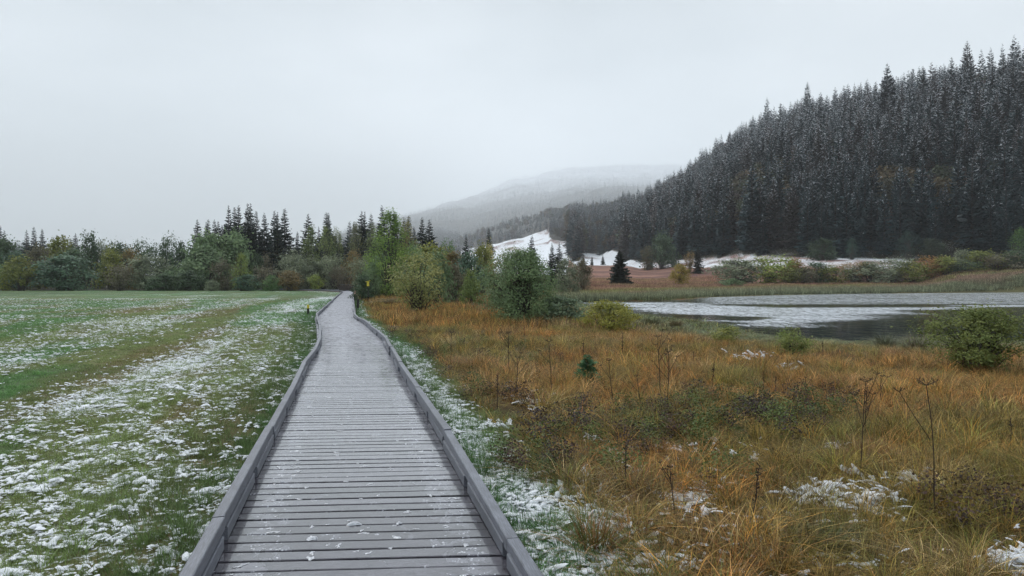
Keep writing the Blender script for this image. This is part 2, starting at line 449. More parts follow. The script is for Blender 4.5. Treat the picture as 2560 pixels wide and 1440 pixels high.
def lake_sd(x, y): return poly_sd(x, y, LAKE) + (N1.fbm(np.asarray(x) * 0.22, np.asarray(y) * 0.22, 3) - 0.5) * 2.2

def zz(py, D): return EYE + (HZ - py) / F * D
# terrain along directions (column in the photograph): (distance, height) knots
HILL_BASE = {1160: (1500, 630), 1200: (1200, 622), 1300: (1300, 598), 1372: (1250, 577), 1376: (900, 600), 1416: (900, 606), 1422: (470, 645), 1450: (430, 652), 1462: (590, 634), 1500: (600, 638), 1560: (420, 656),
             1600: (380, 656), 1700: (330, 650), 1800: (300, 644), 1900: (275, 640), 2100: (250, 646), 2300: (238, 650), 2560: (222, 646), 2900: (215, 642)}
HILL_TOP = {1160: (2300, 592), 1200: (2200, 582), 1300: (2100, 549), 1372: (1950, 532), 1420: (1850, 526), 1500: (1500, 522), 1560: (1250, 512), 1600: (1150, 512), 1650: (1000, 490), 1700: (900, 466), 1750: (830, 430), 1800: (780, 394),
            1900: (690, 343), 2000: (620, 318), 2100: (570, 300), 2200: (520, 281), 2300: (480, 265), 2400: (455, 246), 2560: (425, 202), 2900: (410, 170)}
def col_interp(tab, px, i):
    k = sorted(tab); return np.interp(px, k, [tab[a][i] for a in k])
MOUNT = {-600: (2600, 600), 0: (2400, 618), 60: (2600, 628), 200: (3500, 690), 500: (4000, 700), 780: (4400, 668), 830: (4700, 600), 870: (5200, 578), 950: (6400, 560), 1050: (7600, 534), 1150: (9000, 500), 1250: (10500, 462),
         1350: (11500, 436), 1450: (12000, 420), 1600: (12300, 414), 1700: (12300, 414), 1800: (12300, 440), 1900: (12300, 520), 3000: (12300, 600)}
COLS = [-600, -200, 0, 60, 200, 500, 700, 830, 900, 1000, 1100, 1160, 1200, 1250, 1300, 1372, 1376, 1416, 1422, 1450, 1462, 1500, 1560, 1600, 1650, 1700, 1750, 1800, 1900, 2000, 2100, 2200, 2300, 2400, 2560, 2900]
DG = np.concatenate([np.arange(0, 400, 4.0), np.geomspace(400, 27000, 280)])
ZT = []
for px in COLS:
    Dm, ym = col_interp(MOUNT, px, 0), col_interp(MOUNT, px, 1)
    if px < 1150:
        base = 900.0 if px > 750 else 500.0
        kn = [(0, -.22), (85, -.22), (150, -.18), (190, 0.2), (300, 2.0), (base, 8 if px > 750 else 4), (Dm, max(zz(ym, Dm), 9)), (27000, max(zz(ym, Dm), 9) * 0.5)]
        if px > 750: kn += [(base * 1.9, zz(705 - (705 - ym) * 0.45, base * 1.9)), (4300, zz(705 - (705 - ym) * 0.75, 4300)) if Dm > 6000 else (base * 2.5, zz(705 - (705 - ym) * 0.6, base * 2.5))]
    else:
        bd, by = col_interp(HILL_BASE, px, 0), col_interp(HILL_BASE, px, 1)
        td, ty = col_interp(HILL_TOP, px, 0), col_interp(HILL_TOP, px, 1)
        zb, zt = zz(by, bd), zz(ty, td)
        kn = [(0, -.3), (80, -.45), (105, -.35)]
        if px < 1430: kn += [(160, .6), (240, 2.6), (400, 7), (bd * 0.62, zz(by + (650 - by) * 0.55, bd * 0.62)), (bd, zb)]
        elif px < 1580: kn += [(160, .8), (230, 3.8), (300, 8.0), (bd * 0.95, zb * 0.93), (bd, zb)]
        else: kn += [(150, .3), (185, 1.3), (bd - 48, zz(672, bd - 48)), (bd - 14, zz(by + 4, bd - 14)), (bd, zb)]
        for t in (0.25, 0.5, 0.75, 1.0):
            kn.append((bd + (td - bd) * t, zb + (zt - zb) * (t + 0.22 * t * (1 - t))))
        kn += [(td * 1.25, zt * 0.93)]
        if px < 1950: kn += [(max(td * 1.7, 2600), max(zt * 0.9, zz(705 - (705 - ym) * 0.62, max(td * 1.7, 2600)))), (6000, max(zt * .95, zz(705 - (705 - ym) * 0.82, 6000))), (Dm, zz(ym, Dm)), (27000, zz(ym, Dm) * .6)]
        else: kn += [(td * 2, zt * .8), (14000, 120)]
    kn = np.array(sorted(kn)); ZT.append(np.interp(DG, kn[:, 0], kn[:, 1]))
ZT = np.array(ZT)
def pxD(x, y):
    x = np.asarray(x, float); y = np.asarray(y, float)
    th = np.arctan2(x, y); tc = np.clip(th, -0.80, 0.76); R = np.hypot(x, y)
    return 1280 + F * np.tan(tc), R * np.cos(tc), th
def ground_z(x, y, rough=True):
    px, D, th = pxD(x, y)
    ci = np.clip(np.searchsorted(COLS, px) - 1, 0, len(COLS) - 2)
    cl = np.array(COLS, float); f = np.clip((px - cl[ci]) / (cl[ci + 1] - cl[ci]), 0, 1)
    di = np.clip(np.searchsorted(DG, D) - 1, 0, len(DG) - 2); g = np.clip((D - DG[di]) / (DG[di + 1] - DG[di]), 0, 1)
    A = ZT[ci, di] * (1 - g) + ZT[ci, di + 1] * g; B = ZT[ci + 1, di] * (1 - g) + ZT[ci + 1, di + 1] * g
    z = A * (1 - f) + B * f
    z = z * (1 - smooth(1.4, 2.1, np.abs(th))) - 0.3 * smooth(1.4, 2.1, np.abs(th))
    # near the camera: lawn on one side of the boardwalk, lower fen on the other
    u, v = path_uv(x, y)
    near = -0.16 - 0.06 * smooth(1, 6, -u)
    fen = -0.20 - 0.14 * smooth(1.0, 4.0, u) - 0.16 * smooth(6, 16, u)
    nz = np.where(u < 0, near, fen)
    w = 1 - smooth(60, 100, np.hypot(x, y)); z = z * (1 - w) + nz * w
    if rough:
        x = np.asarray(x, float); y = np.asarray(y, float)
        z = z + (N1.fbm(x * 0.9, y * 0.9, 3) - 0.5) * np.where(u < 0, 0.05, 0.16) * smooth(0.9, 2.0, np.abs(u))
        z = z + (N2.fbm(x * 0.02, y * 0.02, 4) - 0.5) * 14 * smooth(320, 900, D) + (N2.fbm(x * 0.0022, y * 0.0022, 4) - 0.5) * 160 * smooth(2500, 5000, D)
    sd = lake_sd(x, y)
    land = WATER_Z + 0.05 + (np.maximum(z, WATER_Z + 0.10) - WATER_Z - 0.05) * smooth(-0.3, 7.0, sd)
    return np.where(sd < 0, np.minimum(WATER_Z + 0.03 + sd * 0.25, z), np.where(sd < 7.0, np.minimum(land, z + 0.4), z)).clip(min=-2.2)

def snow_density(x, y):
    u, v = path_uv(x, y); l = -u
    base = np.interp(l, [0.9, 1.4, 2.3, 3.2, 4.2, 5.2, 5.9, 7.0, 7.8, 9.5, 11, 13, 16, 20, 26, 34, 46, 70, 160],
                     [.52, .50, .46, .48, .42, .32, .08, .10, .36, .40, .32, .26, .36, .28, .30, .22, .22, .16, .10])
    base = base + (N1.fbm(l * 0.7, v * 0.06, 3) - 0.5) * 0.5 + (N2.fbm(l * 0.35, v * 0.35, 3) - 0.5) * 0.45
    base = base + 0.10 * smooth(11, 5, v)
    base = base * (1 - 0.10 * smooth(16, 40, v)) * (1 - 0.3 * smooth(60, 140, v)) + 0.07 * smooth(30, 60, v)
    right = 0.66 * np.exp(-((u - 1.45) / 0.42) ** 2) + 0.16 * smooth(10, 5, v) + (N3.fbm(x * 0.8, y * 0.8, 3) - 0.5) * 0.25 * smooth(9, 4, v)
    return np.clip(np.where(u < 0, base, right * (1 - smooth(40, 90, v))), 0, 1)

# ------------------------------------------------------------------ ground: one polar sheet, split by what it is
th = np.concatenate([np.linspace(-math.pi, -0.95, 60)[:-1], np.linspace(-0.95, 0.95, 560), np.linspace(0.95, math.pi, 60)[1:]])
rr = np.concatenate([[0.4, 0.9, 1.6], np.geomspace(2.3, 120, 190), np.geomspace(122, 14500, 210)])
RR, TH = np.meshgrid(rr, th, indexing='ij')
GX, GY = RR * np.sin(TH), RR * np.cos(TH)
GZ = ground_z(GX, GY)
px_, D_, th_ = pxD(GX, GY); u_, v_ = path_uv(GX, GY)
sdl = lake_sd(GX, GY)
bd_ = col_interp(HILL_BASE, px_, 0)
def mixc(a, b, f): f = np.asarray(f)[..., None]; return np.asarray(a) * (1 - f) + np.asarray(b) * f
nA, nB = N1.fbm(GX * 0.35, GY * 0.35, 4), N4.fbm(GX * 0.9, GY * 0.9, 3)
# lawn
gc = mixc((0.070, 0.130, 0.040), (0.125, 0.135, 0.045), smooth(0.42, 0.62, N2.fbm(u_ * 0.5, v_ * 0.08, 3)))
gc = mixc(gc, (0.13, 0.075, 0.03), 0.6 * smooth(0.55, 0.7, N3.fbm(u_ * 0.6, v_ * 0.1, 3)))
gc = mixc(gc, (0.085, 0.165, 0.065), 0.65 * smooth(40, 110, D_))
# fen
fen = mixc((0.11, 0.055, 0.02), (0.06, 0.055, 0.02), smooth(0.35, 0.65, nA))
fen = mixc(fen, (0.03, 0.024, 0.014), 0.45 * smooth(14, 5, v_))
fen = mixc((0.045, 0.075, 0.02), fen, smooth(1.5, 2.4, u_ + (nB - .5)))
shore = smooth(7, 2.5, sdl) * smooth(90, 60, D_)
fen = mixc(fen, (0.09, 0.10, 0.05), shore)
far = mixc((0.26, 0.14, 0.10), (0.16, 0.08, 0.065), smooth(0.4, 0.6, N2.fbm(GX * 0.03, GY * 0.12, 3)))
far = mixc(far, (0.12, 0.13, 0.05), 0.8 * smooth(14, 4, sdl))
fen = mixc(fen, far, smooth(85, 115, D_))
floor_c = mixc((0.022, 0.022, 0.014), (0.04, 0.034, 0.02), nA)
gc = np.where((u_ > 0)[..., None], fen, gc)
hill = (px_ > 1150) & (D_ > bd_ - 6)
woods = (~hill) & (((px_ <= 1150) & (D_ > 154)) | ((u_ < 0) & (D_ > 154)))
snow_slope = (px_ > 1150) & (px_ < 1600) & (D_ > 330) & (D_ < bd_)
embank = (px_ >= 1600) & (px_ < 2280) & (D_ > bd_ - 46) & (D_ < bd_ - 4)
gc = np.where((hill | woods)[..., None], floor_c, gc)
sn = snow_density(GX, GY)
sn = np.where(hill, 0.30 + 0.72 * smooth(250, 1800, GZ) * (D_ > 1500), np.where(woods, 0.05 + 0.25 * smooth(2000, 4000, D_) + 0.55 * smooth(250, 2100, GZ), sn * (D_ < 150)))
sn = np.where(snow_slope, 0.78 - 0.34 * smooth(.46, .66, N2.fbm(GX * .03, GY * .012, 4)), np.where(embank, 0.66 - 0.9 * np.abs(N2.fbm(GX * .12, GY * .12, 4) - 0.45), sn))
frost_haze = (D_ > 1500) & (hill | woods)
gc = np.where(frost_haze[..., None], mixc(gc, (0.76, 0.79, 0.84), 1.0 * smooth(60, 1500, GZ + (N3.fbm(GX * .0012, GY * .0012, 4) - .5) * 500)), gc)  # frost plus painted haze: whitens with height so the summit melts into cloud
sn = np.where(frost_haze, 0.30, sn)
idx = np.arange(GX.size).reshape(GX.shape)
quads = np.stack([idx[:-1, :-1], idx[:-1, 1:], idx[1:, 1:], idx[1:, :-1]], -1).reshape(-1, 4)[:, ::-1]
qc = np.stack([np.arange(len(rr) - 1).repeat(len(th) - 1), np.tile(np.arange(len(th) - 1), len(rr) - 1)], 1)
cx = GX.ravel()[quads].mean(1); cyy = GY.ravel()[quads].mean(1)
pq, dq, tq = pxD(cx, cyy); uq, vq = path_uv(cx, cyy)
hq = (pq > 1150) & (dq > col_interp(HILL_BASE, pq, 0) - 6); mq = dq > np.where(pq > 1150, col_interp(HILL_TOP, pq, 0) * 1.3, 1200)
slq = (pq > 1150) & (pq < 1600) & (dq > 330) & ~hq
reg = np.where(mq, 3, np.where(hq, 2, np.where(slq, 4, np.where((uq < 0) & (dq < 154), 0, np.where((uq >= 0) & (dq < 260), 1, 5)))))
names = {0: 'meadow', 1: 'fen_ground', 2: 'hillside', 3: 'mountain', 4: 'snowy_slope', 5: 'woodland_ground'}
VV = np.stack([GX, GY, GZ], -1).reshape(-1, 3); gcf = gc.reshape(-1, 3); snf = sn.ravel()
for k, nm in names.items():
    q = quads[reg == k]
    if not len(q): continue
    used, inv = np.unique(q, return_inverse=True)
    me = build_mesh(nm, VV[used], [inv.reshape(-1, 4)], [M_GROUND], {'gcol': gcf[used], 'snowd': snf[used]}, True)
    link(nm, me, kind='structure')

# ------------------------------------------------------------------ lake
lp = np.linspace(1400, 3700, 260); lr = np.geomspace(22, 185, 170)
LD, LPX = np.meshgrid(lr, lp, indexing='ij')
LX, LY = (LPX - 1280) / F * LD, LD
lsd = lake_sd(LX, LY)
li = np.arange(LX.size).reshape(LX.shape)
lq = np.stack([li[:-1, :-1], li[1:, :-1], li[1:, 1:], li[:-1, 1:]], -1).reshape(-1, 4)[:, ::-1]
lq = lq[(lsd.ravel()[lq] < 2.5).any(1)]
GLINT_ZONE = np.array([on_plane(a, b, WATER_Z) for a, b in [(1440, 757), (1640, 755), (1750, 756), (1850, 761), (1950, 766), (2200, 767), (2560, 760), (2900, 758),
                (2900, 764), (2560, 771), (2400, 776), (2250, 792), (2120, 810), (1980, 820), (1850, 818), (1700, 803), (1580, 786)]])
HOLE = np.array([on_plane(a, b, WATER_Z) for a, b in [(1590, 783), (1700, 787), (1800, 787), (1900, 794), (1850, 801), (1700, 798), (1620, 792)]])
isd = poly_sd(LX, LY, GLINT_ZONE) + (N2.fbm(LX * 0.12, LY * 0.3, 3) - .5) * 7; hsd = poly_sd(LX, LY, HOLE) + (N4.fbm(LX * 0.2, LY * 0.5, 3) - .5) * 4
sky_glint = 0.95 * smooth(3.0, -4.0, isd) * smooth(-1.5, 1.5, hsd)  # bright rippled band: sky reflection painted as pale speckle
pyl = HZ + (EYE - WATER_Z) * F / LY
sky_glint = np.maximum(sky_glint, 0.82 * smooth(768, 758, pyl) * smooth(1640, 1800, LPX))
sky_glint = np.maximum(sky_glint, 0.45 * smooth(2440, 2520, LPX) * smooth(795, 800, pyl) * smooth(845, 830, pyl))
rip = 0.12 + 0.35 * smooth(770, 755, pyl)
used, inv = np.unique(lq, return_inverse=True)
lv = np.stack([LX, LY, np.full(LX.shape, WATER_Z)], -1).reshape(-1, 3)
link('lake_water', build_mesh('lake_water', lv[used], [inv.reshape(-1, 4)], [M_WATER], {'sky_glint': sky_glint.ravel()[used], 'ripple': rip.ravel()[used]}, True), kind='structure')

# ------------------------------------------------------------------ haze
hb = MB(); hb.box((0, 0, 1120), (29600, 29600, 2246))
hm, hnt, hout = new_mat('haze_air'); hg = NG(hnt)
pv = hg.n('ShaderNodeVolumePrincipled'); pv.inputs['Color'].default_value = (0.95, 0.978, 1.0, 1)
pv.inputs['Density'].default_value = 1.7e-4; pv.inputs['Anisotropy'].default_value = 0.0
hnt.links.new(pv.outputs[0], hout.inputs['Volume'])
HAZE = link('haze', hb.mesh('haze', [hm]), kind='stuff')

# ------------------------------------------------------------------ plant generators
def spruce_mesh(seed, H=20.0, R=3.0, nwh=40, nbr=8, ntw=5, power=0.8, low=0.05):
    r = np.random.default_rng(seed); V = []; T = []; tint = []; n = 0
    gap = r.random(12)
    for k in range(nwh):
        t0 = low + (1 - low) * (k / nwh) ** 0.95
        nb = max(4, int(round(nbr * (1 - 0.4 * t0))))
        Lk = R * ((1 - t0) ** power) * (0.78 + 0.4 * r.random()) + 0.10 * H / 20
        if t0 < 0.14: Lk *= 0.75 + 0.25 * t0 / 0.14
        a0 = r.random() * 6.28; wt = r.random()
        for b in range(nb):
            t = min(0.995, t0 + (r.random() - 0.5) * 0.9 / nwh)
            az = a0 + b * 6.283 / nb + r.normal() * 0.25
            L = Lk * r.uniform(0.6, 1.12)
            dr = 0.50 - 0.75 * t + r.normal() * 0.08
            ca, sa = math.cos(az), math.sin(az); d = np.array([ca, sa, 0]); sd = np.array([-sa, ca, 0])
            f = lambda s: d * (L * s) + np.array([0, 0, t * H - dr * L * s + 0.16 * L * s * s])
            bt = 0.5 * wt + 0.5 * r.random()
            for j in range(ntw):
                s = (j + 0.3) / ntw; s1 = min(1.0, s + 1.75 / ntw)
                tl = 0.46 * L * (1 - 0.72 * s) * r.uniform(0.7, 1.2) + 0.06
                for sg in (-1, 1):
                    p0, p1 = f(s), f(s1)
                    tip = f(s) + d * tl * 0.62 + sd * sg * tl * 0.78 + np.array([0, 0, -tl * r.uniform(0.25, 0.85)])
                    V += [p0, p1, tip]; T.append((n, n + 1, n + 2) if sg < 0 else (n, n + 2, n + 1)); n += 3
                    tint += [0.55 * bt + 0.3 * r.random() + 0.15 * s] * 3
            p0, p1 = f(1.0 - 0.9 / ntw), f(1.12)
            V += [p0 + sd * 0.05 * L, p1, p0 - sd * 0.05 * L]; T.append((n, n + 1, n + 2)); n += 3; tint += [0.3 + 0.6 * bt] * 3
    return np.array(V), np.array(T), np.array(tint)

def spruce_pair(nm, seed, needle, **kw):
    V, T, t = spruce_mesh(seed, **kw); H = kw.get('H', 20.0)
    crown = build_mesh(nm + '_crown', V, [T], [needle], {'leaf_tint': t, 'crown_height': V[:, 2] / H})
    mb = MB(); mb.tube([(0, 0, -0.6), (0, 0, H * .35), (0, 0, H * 0.7), (0, 0, H * 0.985)], [0.016 * H, 0.011 * H, 0.006 * H, 0.001 * H], 6)
    return crown, mb.mesh(nm + '_trunk', [M_BARK])

def leaf_cloud(r, pts, nrm, size, tint, aspect=0.42):
    N = len(pts)
    nn = r.normal(size=(N, 3)) * 0.55 + nrm * 0.9 + np.array([0, 0, 0.35]); nn /= np.linalg.norm(nn, axis=1)[:, None]
    d = np.cross(nn, r.normal(size=(N, 3))); d /= np.linalg.norm(d, axis=1)[:, None] + 1e-9
    s = np.cross(nn, d)
    L = (size * r.uniform(0.6, 1.35, N))[:, None]
    V = np.stack([pts, pts + d * L * .5 + s * L * aspect, pts + d * L, pts + d * L * .5 - s * L * aspect], 1).reshape(-1, 3)
    Q = np.arange(4 * N).reshape(N, 4)
    return V, Q, np.repeat(tint, 4)

PROF = {'dome': [(0, .62), (.12, .85), (.35, 1.0), (.6, .92), (.8, .68), (.93, .38), (1, .08)],
        'fan': [(0, .22), (.15, .45), (.4, .85), (.65, 1.0), (.82, .85), (.95, .45), (1, .15)],
        'cone': [(0, .4), (.1, .85), (.25, 1.0), (.5, .84), (.75, .56), (.9, .28), (1, .06)],
        'oval': [(.12, .2), (.25, .75), (.45, 1.0), (.65, .88), (.82, .6), (.94, .3), (1, .06)]}
def bush_arrays(seed, prof='dome', ncl=70, nleaf=3000, leaf=0.05, spread=0.10, zmin=0.0, asp=0.42, hollow=0.45, ratio=1.0):
    """unit bush: height 1, radius 0.5; ratio = height over width, so that leaves keep their shape"""
    r = np.random.default_rng(seed); P = np.array(PROF[prof])
    ph = r.random(6) * 6.28; am = r.uniform(0.05, 0.16, 3)
    lump = lambda th_, z: 1 + am[0] * np.sin(2 * th_ + ph[0] + 3 * z) + am[1] * np.sin(3 * th_ + ph[1] - 5 * z) + am[2] * np.sin(5 * th_ + ph[2] + 9 * z)
    z = zmin + (1 - zmin) * r.random(ncl) ** 0.8 * 0.95 + 0.02
    a = r.random(ncl) * 6.283
    rad = 0.5 * np.interp(z, P[:, 0], P[:, 1]) * lump(a, z) * r.random(ncl) ** hollow
    cc = np.stack([rad * np.cos(a), rad * np.sin(a), z], 1)
    wgt = r.uniform(0.4, 1.6, ncl); wgt /= wgt.sum()
    ci = r.choice(ncl, nleaf, p=wgt)
    csz = r.uniform(0.6, 1.35, ncl)[ci][:, None]
    pts = cc[ci] + r.normal(size=(nleaf, 3)) * spread * csz * np.array([1, 1, 0.8])
    pts[:, 2] = np.abs(pts[:, 2])
    nr = pts - np.array([0, 0, 0.35]); nr /= np.linalg.norm(nr, axis=1)[:, None] + 1e-6
    ct = r.random(ncl)
    tint = np.clip(0.5 * ct[ci] + 0.5 * r.random(nleaf), 0, 1)
    S = np.array([1, 1, ratio])
    V, Q, t = leaf_cloud(r, pts * S, nr, leaf, tint, asp)
    mb = MB()
    for i in range(ncl):
        if i % 2 and ncl > 50: continue
        b = r.normal(size=2) * 0.045
        e = cc[i] * S; m1 = np.array([b[0] + e[0] * .25, b[1] + e[1] * .25, e[2] * .42]); m2 = np.array([b[0] * .5 + e[0] * .66, b[1] * .5 + e[1] * .66, e[2] * .78])
        q = 0.006 + 0.006 * r.random()
        mb.tube([(b[0], b[1], -0.04), m1, m2, e], [q, q * .75, q * .45, q * .12], 3, False)
    return V / S, Q, t, mb, S
def bush_pair(nm, seed, **kw):
    V, Q, t, mb, S = bush_arrays(seed, **kw)
    f = build_mesh(nm + '_foliage', V, [Q], [M_LEAF], {'leaf_tint': t})
    for k in range(len(mb.V)): mb.V[k] = mb.V[k] / S
    return f, mb.mesh(nm + '_stem', [M_TWIG])

# ------------------------------------------------------------------ scattering of what nobody could count
def scatter(name, variants, pts, rot, scl, idx, tint=None, tint2=None):
    """one object of kind stuff: points that carry copies of the variant meshes"""
    col = bpy.data.collections.new(name + '_kinds')
    for i, me in enumerate(variants):
        o = bpy.data.objects.new(f'{name}_kind_{i:02d}', me); col.objects.link(o)
    n = len(pts)
    at = {'s_rot': rot, 's_scl': scl, 'tint': tint if tint is not None else np.full((n, 3), .1), 'tint2': tint2 if tint2 is not None else np.full((n, 3), .1)}
    me = build_mesh(name, pts, [], [], at)
    ai = me.attributes.new('s_idx', 'INT', 'POINT'); ai.data.foreach_set('value', np.asarray(idx, np.int32))
    ng = bpy.data.node_groups.new(name + '_scatter', 'GeometryNodeTree')
    ng.interface.new_socket('Geometry', in_out='INPUT', socket_type='NodeSocketGeometry')
    ng.interface.new_socket('Geometry', in_out='OUTPUT', socket_type='NodeSocketGeometry')
    N, L = ng.nodes, ng.links
    gi, go = N.new('NodeGroupInput'), N.new('NodeGroupOutput')
    ci = N.new('GeometryNodeCollectionInfo'); ci.inputs['Collection'].default_value = col; ci.inputs['Separate Children'].default_value = True
    ip = N.new('GeometryNodeInstanceOnPoints'); ip.inputs['Pick Instance'].default_value = True
    def named(nm, ty):
        a = N.new('GeometryNodeInputNamedAttribute'); a.data_type = ty; a.inputs['Name'].default_value = nm
        return a.outputs['Attribute']
    L.new(gi.outputs[0], ip.inputs['Points']); L.new(ci.outputs[0], ip.inputs['Instance'])
    L.new(named('s_idx', 'INT'), ip.inputs['Instance Index'])
    e2r = N.new('FunctionNodeEulerToRotation'); L.new(named('s_rot', 'FLOAT_VECTOR'), e2r.inputs[0]); L.new(e2r.outputs[0], ip.inputs['Rotation'])
    L.new(named('s_scl', 'FLOAT_VECTOR'), ip.inputs['Scale'])
    L.new(ip.outputs[0], go.inputs[0])
    o = link(name, me, kind='stuff')
    md = o.modifiers.new('scatter', 'NODES'); md.node_group = ng
    return o

def blades(seed, n, h, spread, lean, width, segs=3, curve=0.6, hvar=0.4):
    """clump of grass blades: tapered bent strips"""
    r = np.random.default_rng(seed)
    a = r.random(n) * 6.283; rr_ = spread * np.sqrt(r.random(n)); b = np.stack([rr_ * np.cos(a), rr_ * np.sin(a), np.full(n, -0.02)], 1)
    az = a + r.normal(size=n) * 0.9; hh = h * (1 - hvar * r.random(n)); ln = np.abs(r.normal(lean, lean * .5, n))
    d = np.stack([np.cos(az), np.sin(az), np.zeros(n)], 1); s = np.stack([-np.sin(az), np.cos(az), np.zeros(n)], 1)
    tw = r.normal(size=n) * 0.8; s = s * np.cos(tw)[:, None] + d * np.sin(tw)[:, None]
    w = width * r.uniform(0.6, 1.3, n)
    rows = []; al = []
    for k in range(segs + 1):
        t = k / segs
        c = b + d * (hh * ln * (t * (1 - curve) + curve * t * t * 1.6))[:, None]
        c[:, 2] += hh * (t - 0.42 * curve * ln * t * t * t)
        ww = (w * (1 - t) ** 0.7 * 0.5)[:, None]
        if k < segs: rows += [c - s * ww, c + s * ww]; al += [t, t]
        else: rows += [c]; al += [1.0]
    m = 2 * segs + 1
    V = np.stack(rows, 1).reshape(-1, 3)
    base = np.arange(n)[:, None] * m
    Q = np.concatenate([base + np.array([2 * k, 2 * k + 1, 2 * k + 3, 2 * k + 2]) for k in range(segs - 1)]) if segs > 1 else np.zeros((0, 4), int)
    T = base + np.array([2 * segs - 2, 2 * segs - 1, 2 * segs])
    return V, Q, T, np.repeat(r.random(n), m), np.tile(al, n)
def grass_mesh(name, mat, *parts):
    Vs, Qs, Ts, Bs, As = [], [], [], [], []; n = 0
    for V, Q, T, B, A in parts:
        Vs.append(V); Qs.append(Q + n); Ts.append(T + n); Bs.append(B); As.append(A); n += len(V)
    return build_mesh(name, np.concatenate(Vs), [np.concatenate(Qs), np.concatenate(Ts)], [mat], {'blade': np.concatenate(Bs), 'along': np.concatenate(As)})

def snow_blob(seed, nr=11):
    r = np.random.default_rng(seed); ph = r.random(4) * 6.28
    a = np.arange(nr) * 6.283 / nr
    R = 1 + 0.35 * np.sin(2 * a + ph[0]) + 0.3 * np.sin(3 * a + ph[1]) + r.normal(size=nr) * 0.22
    R = np.clip(R, .25, 2)
    V = [(0, 0, 0.42 + 0.1 * r.random())]
    for f, z in ((0.45, 0.40), (0.85, 0.16), (1.0, -0.15)):
        for k in range(nr):
            V.append((R[k] * f * math.cos(a[k]), R[k] * f * math.sin(a[k]), z + r.normal() * 0.09))
    T = [(0, 1 + k, 1 + (k + 1) % nr) for k in range(nr)]
    Q = []
    for q in range(2):
        for k in range(nr):
            k2 = (k + 1) % nr; Q.append((1 + q * nr + k, 1 + (q + 1) * nr + k, 1 + (q + 1) * nr + k2, 1 + q * nr + k2))
    return np.array(V), np.array(Q), np.array(T)

# ------------------------------------------------------------------ boardwalk
BW = 0.96          # half width, outer edges of the kerb rails
bwk = empty('boardwalk', (0, 0, 0), 'long wet grey boardwalk of cross planks with low kerb rails leading across the meadow', 'boardwalk')
def plank_mesh(seed):
    r = np.random.default_rng(seed); n = 6
    xs = np.linspace(-1.0, 1.0, n + 1); V = []; hw = 0.0668
    e0 = -hw + (r.random(n + 1) - .5) * 0.004 + 0.002 * np.sin(xs * 3 + r.random() * 6); e1 = hw + (r.random(n + 1) - .5) * 0.004 + 0.002 * np.sin(xs * 2.5 + r.random() * 6)
    zc = (r.random() - .5) * 0.006 * (xs ** 2)
    for i, x in enumerate(xs):
        V += [(x, e0[i] + .003, zc[i] - .035), (x, e0[i], zc[i] - .004), (x, e0[i] + .005, zc[i]), (x, e1[i] - .005, zc[i]), (x, e1[i], zc[i] - .004), (x, e1[i] - .003, zc[i] - .035)]
    Q = []
    for i in range(n):
        for j in range(6):
            j2 = (j + 1) % 6; Q.append((i * 6 + j, i * 6 + j2, (i + 1) * 6 + j2, (i + 1) * 6 + j))
    for e, rev in ((0, True), (n * 6, False)):
        f = [(e, e + 1, e + 4, e + 5), (e + 1, e + 2, e + 3, e + 4)]
        Q += [q[::-1] if not rev else q for q in f]
    return np.array(V), np.array(Q)[:, ::-1]
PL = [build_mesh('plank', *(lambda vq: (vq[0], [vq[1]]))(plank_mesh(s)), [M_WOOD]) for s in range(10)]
def walk(s):
    """point and heading at arc length s along the middle line"""
    return np.interp(s, ARC, PATH_F[:, 1]), np.interp(s, ARC, PATH_F[:, 0])
yy = np.linspace(-4, 163, 1400); PATH_F = np.stack([yy, path_x(yy)], 1)
ker = np.ones(21) / 21; xs_ = np.convolve(np.pad(PATH_F[:, 1], 10, mode='edge'), ker, 'valid'); PATH_F[10:-10, 1] = xs_[10:-10]
ARC = np.concatenate([[0], np.cumsum(np.hypot(np.diff(PATH_F[:, 0]), np.diff(PATH_F[:, 1])))])
s = 5.2; farV, farQ, nf = [], [], 0; count = 0; PITCH = 0.1545
while s < ARC[-1] - 1:
    x, y = walk(s); x2, y2 = walk(s + 0.3); hd = math.atan2(x - x2, y2 - y)
    ang = math.radians(4.0) + random.gauss(0, 0.0035) if y < 112 else math.radians(4.0) + max(0, hd - HEAD) * 0.9
    z = float(deck_z(y)) + random.gauss(0, 0.0016)
    tx = random.gauss(0, 0.003)
    if count < 300 and y > 1.0:
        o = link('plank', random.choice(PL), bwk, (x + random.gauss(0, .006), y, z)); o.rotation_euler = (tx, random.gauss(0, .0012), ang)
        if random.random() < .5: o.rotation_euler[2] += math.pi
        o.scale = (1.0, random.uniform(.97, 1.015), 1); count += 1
        fq = min(1.0, max(0.0, (y - 6) / 16) * random.uniform(.8, 1.2)); o.color = (fq, fq, fq, 1)  # amount of painted sheen, growing with distance along the deck
    elif y > 1.0:
        V, Q = plank_mesh(random.randrange(99)); c_, s_ = math.cos(ang), math.sin(ang)
        V = np.stack([V[:, 0] * c_ - V[:, 1] * s_ + x, V[:, 0] * s_ + V[:, 1] * c_ + y, V[:, 2] + z], 1)
        farV.append(V); farQ.append(Q + nf); nf += len(V)
    s += PITCH * (1 if random.random() > .08 else random.uniform(1.005, 1.03))
    if y > 112: s += 0.0
o = link('plank', build_mesh('plank_far', np.concatenate(farV), [np.concatenate(farQ)], [M_WOOD]), bwk, kind='stuff')

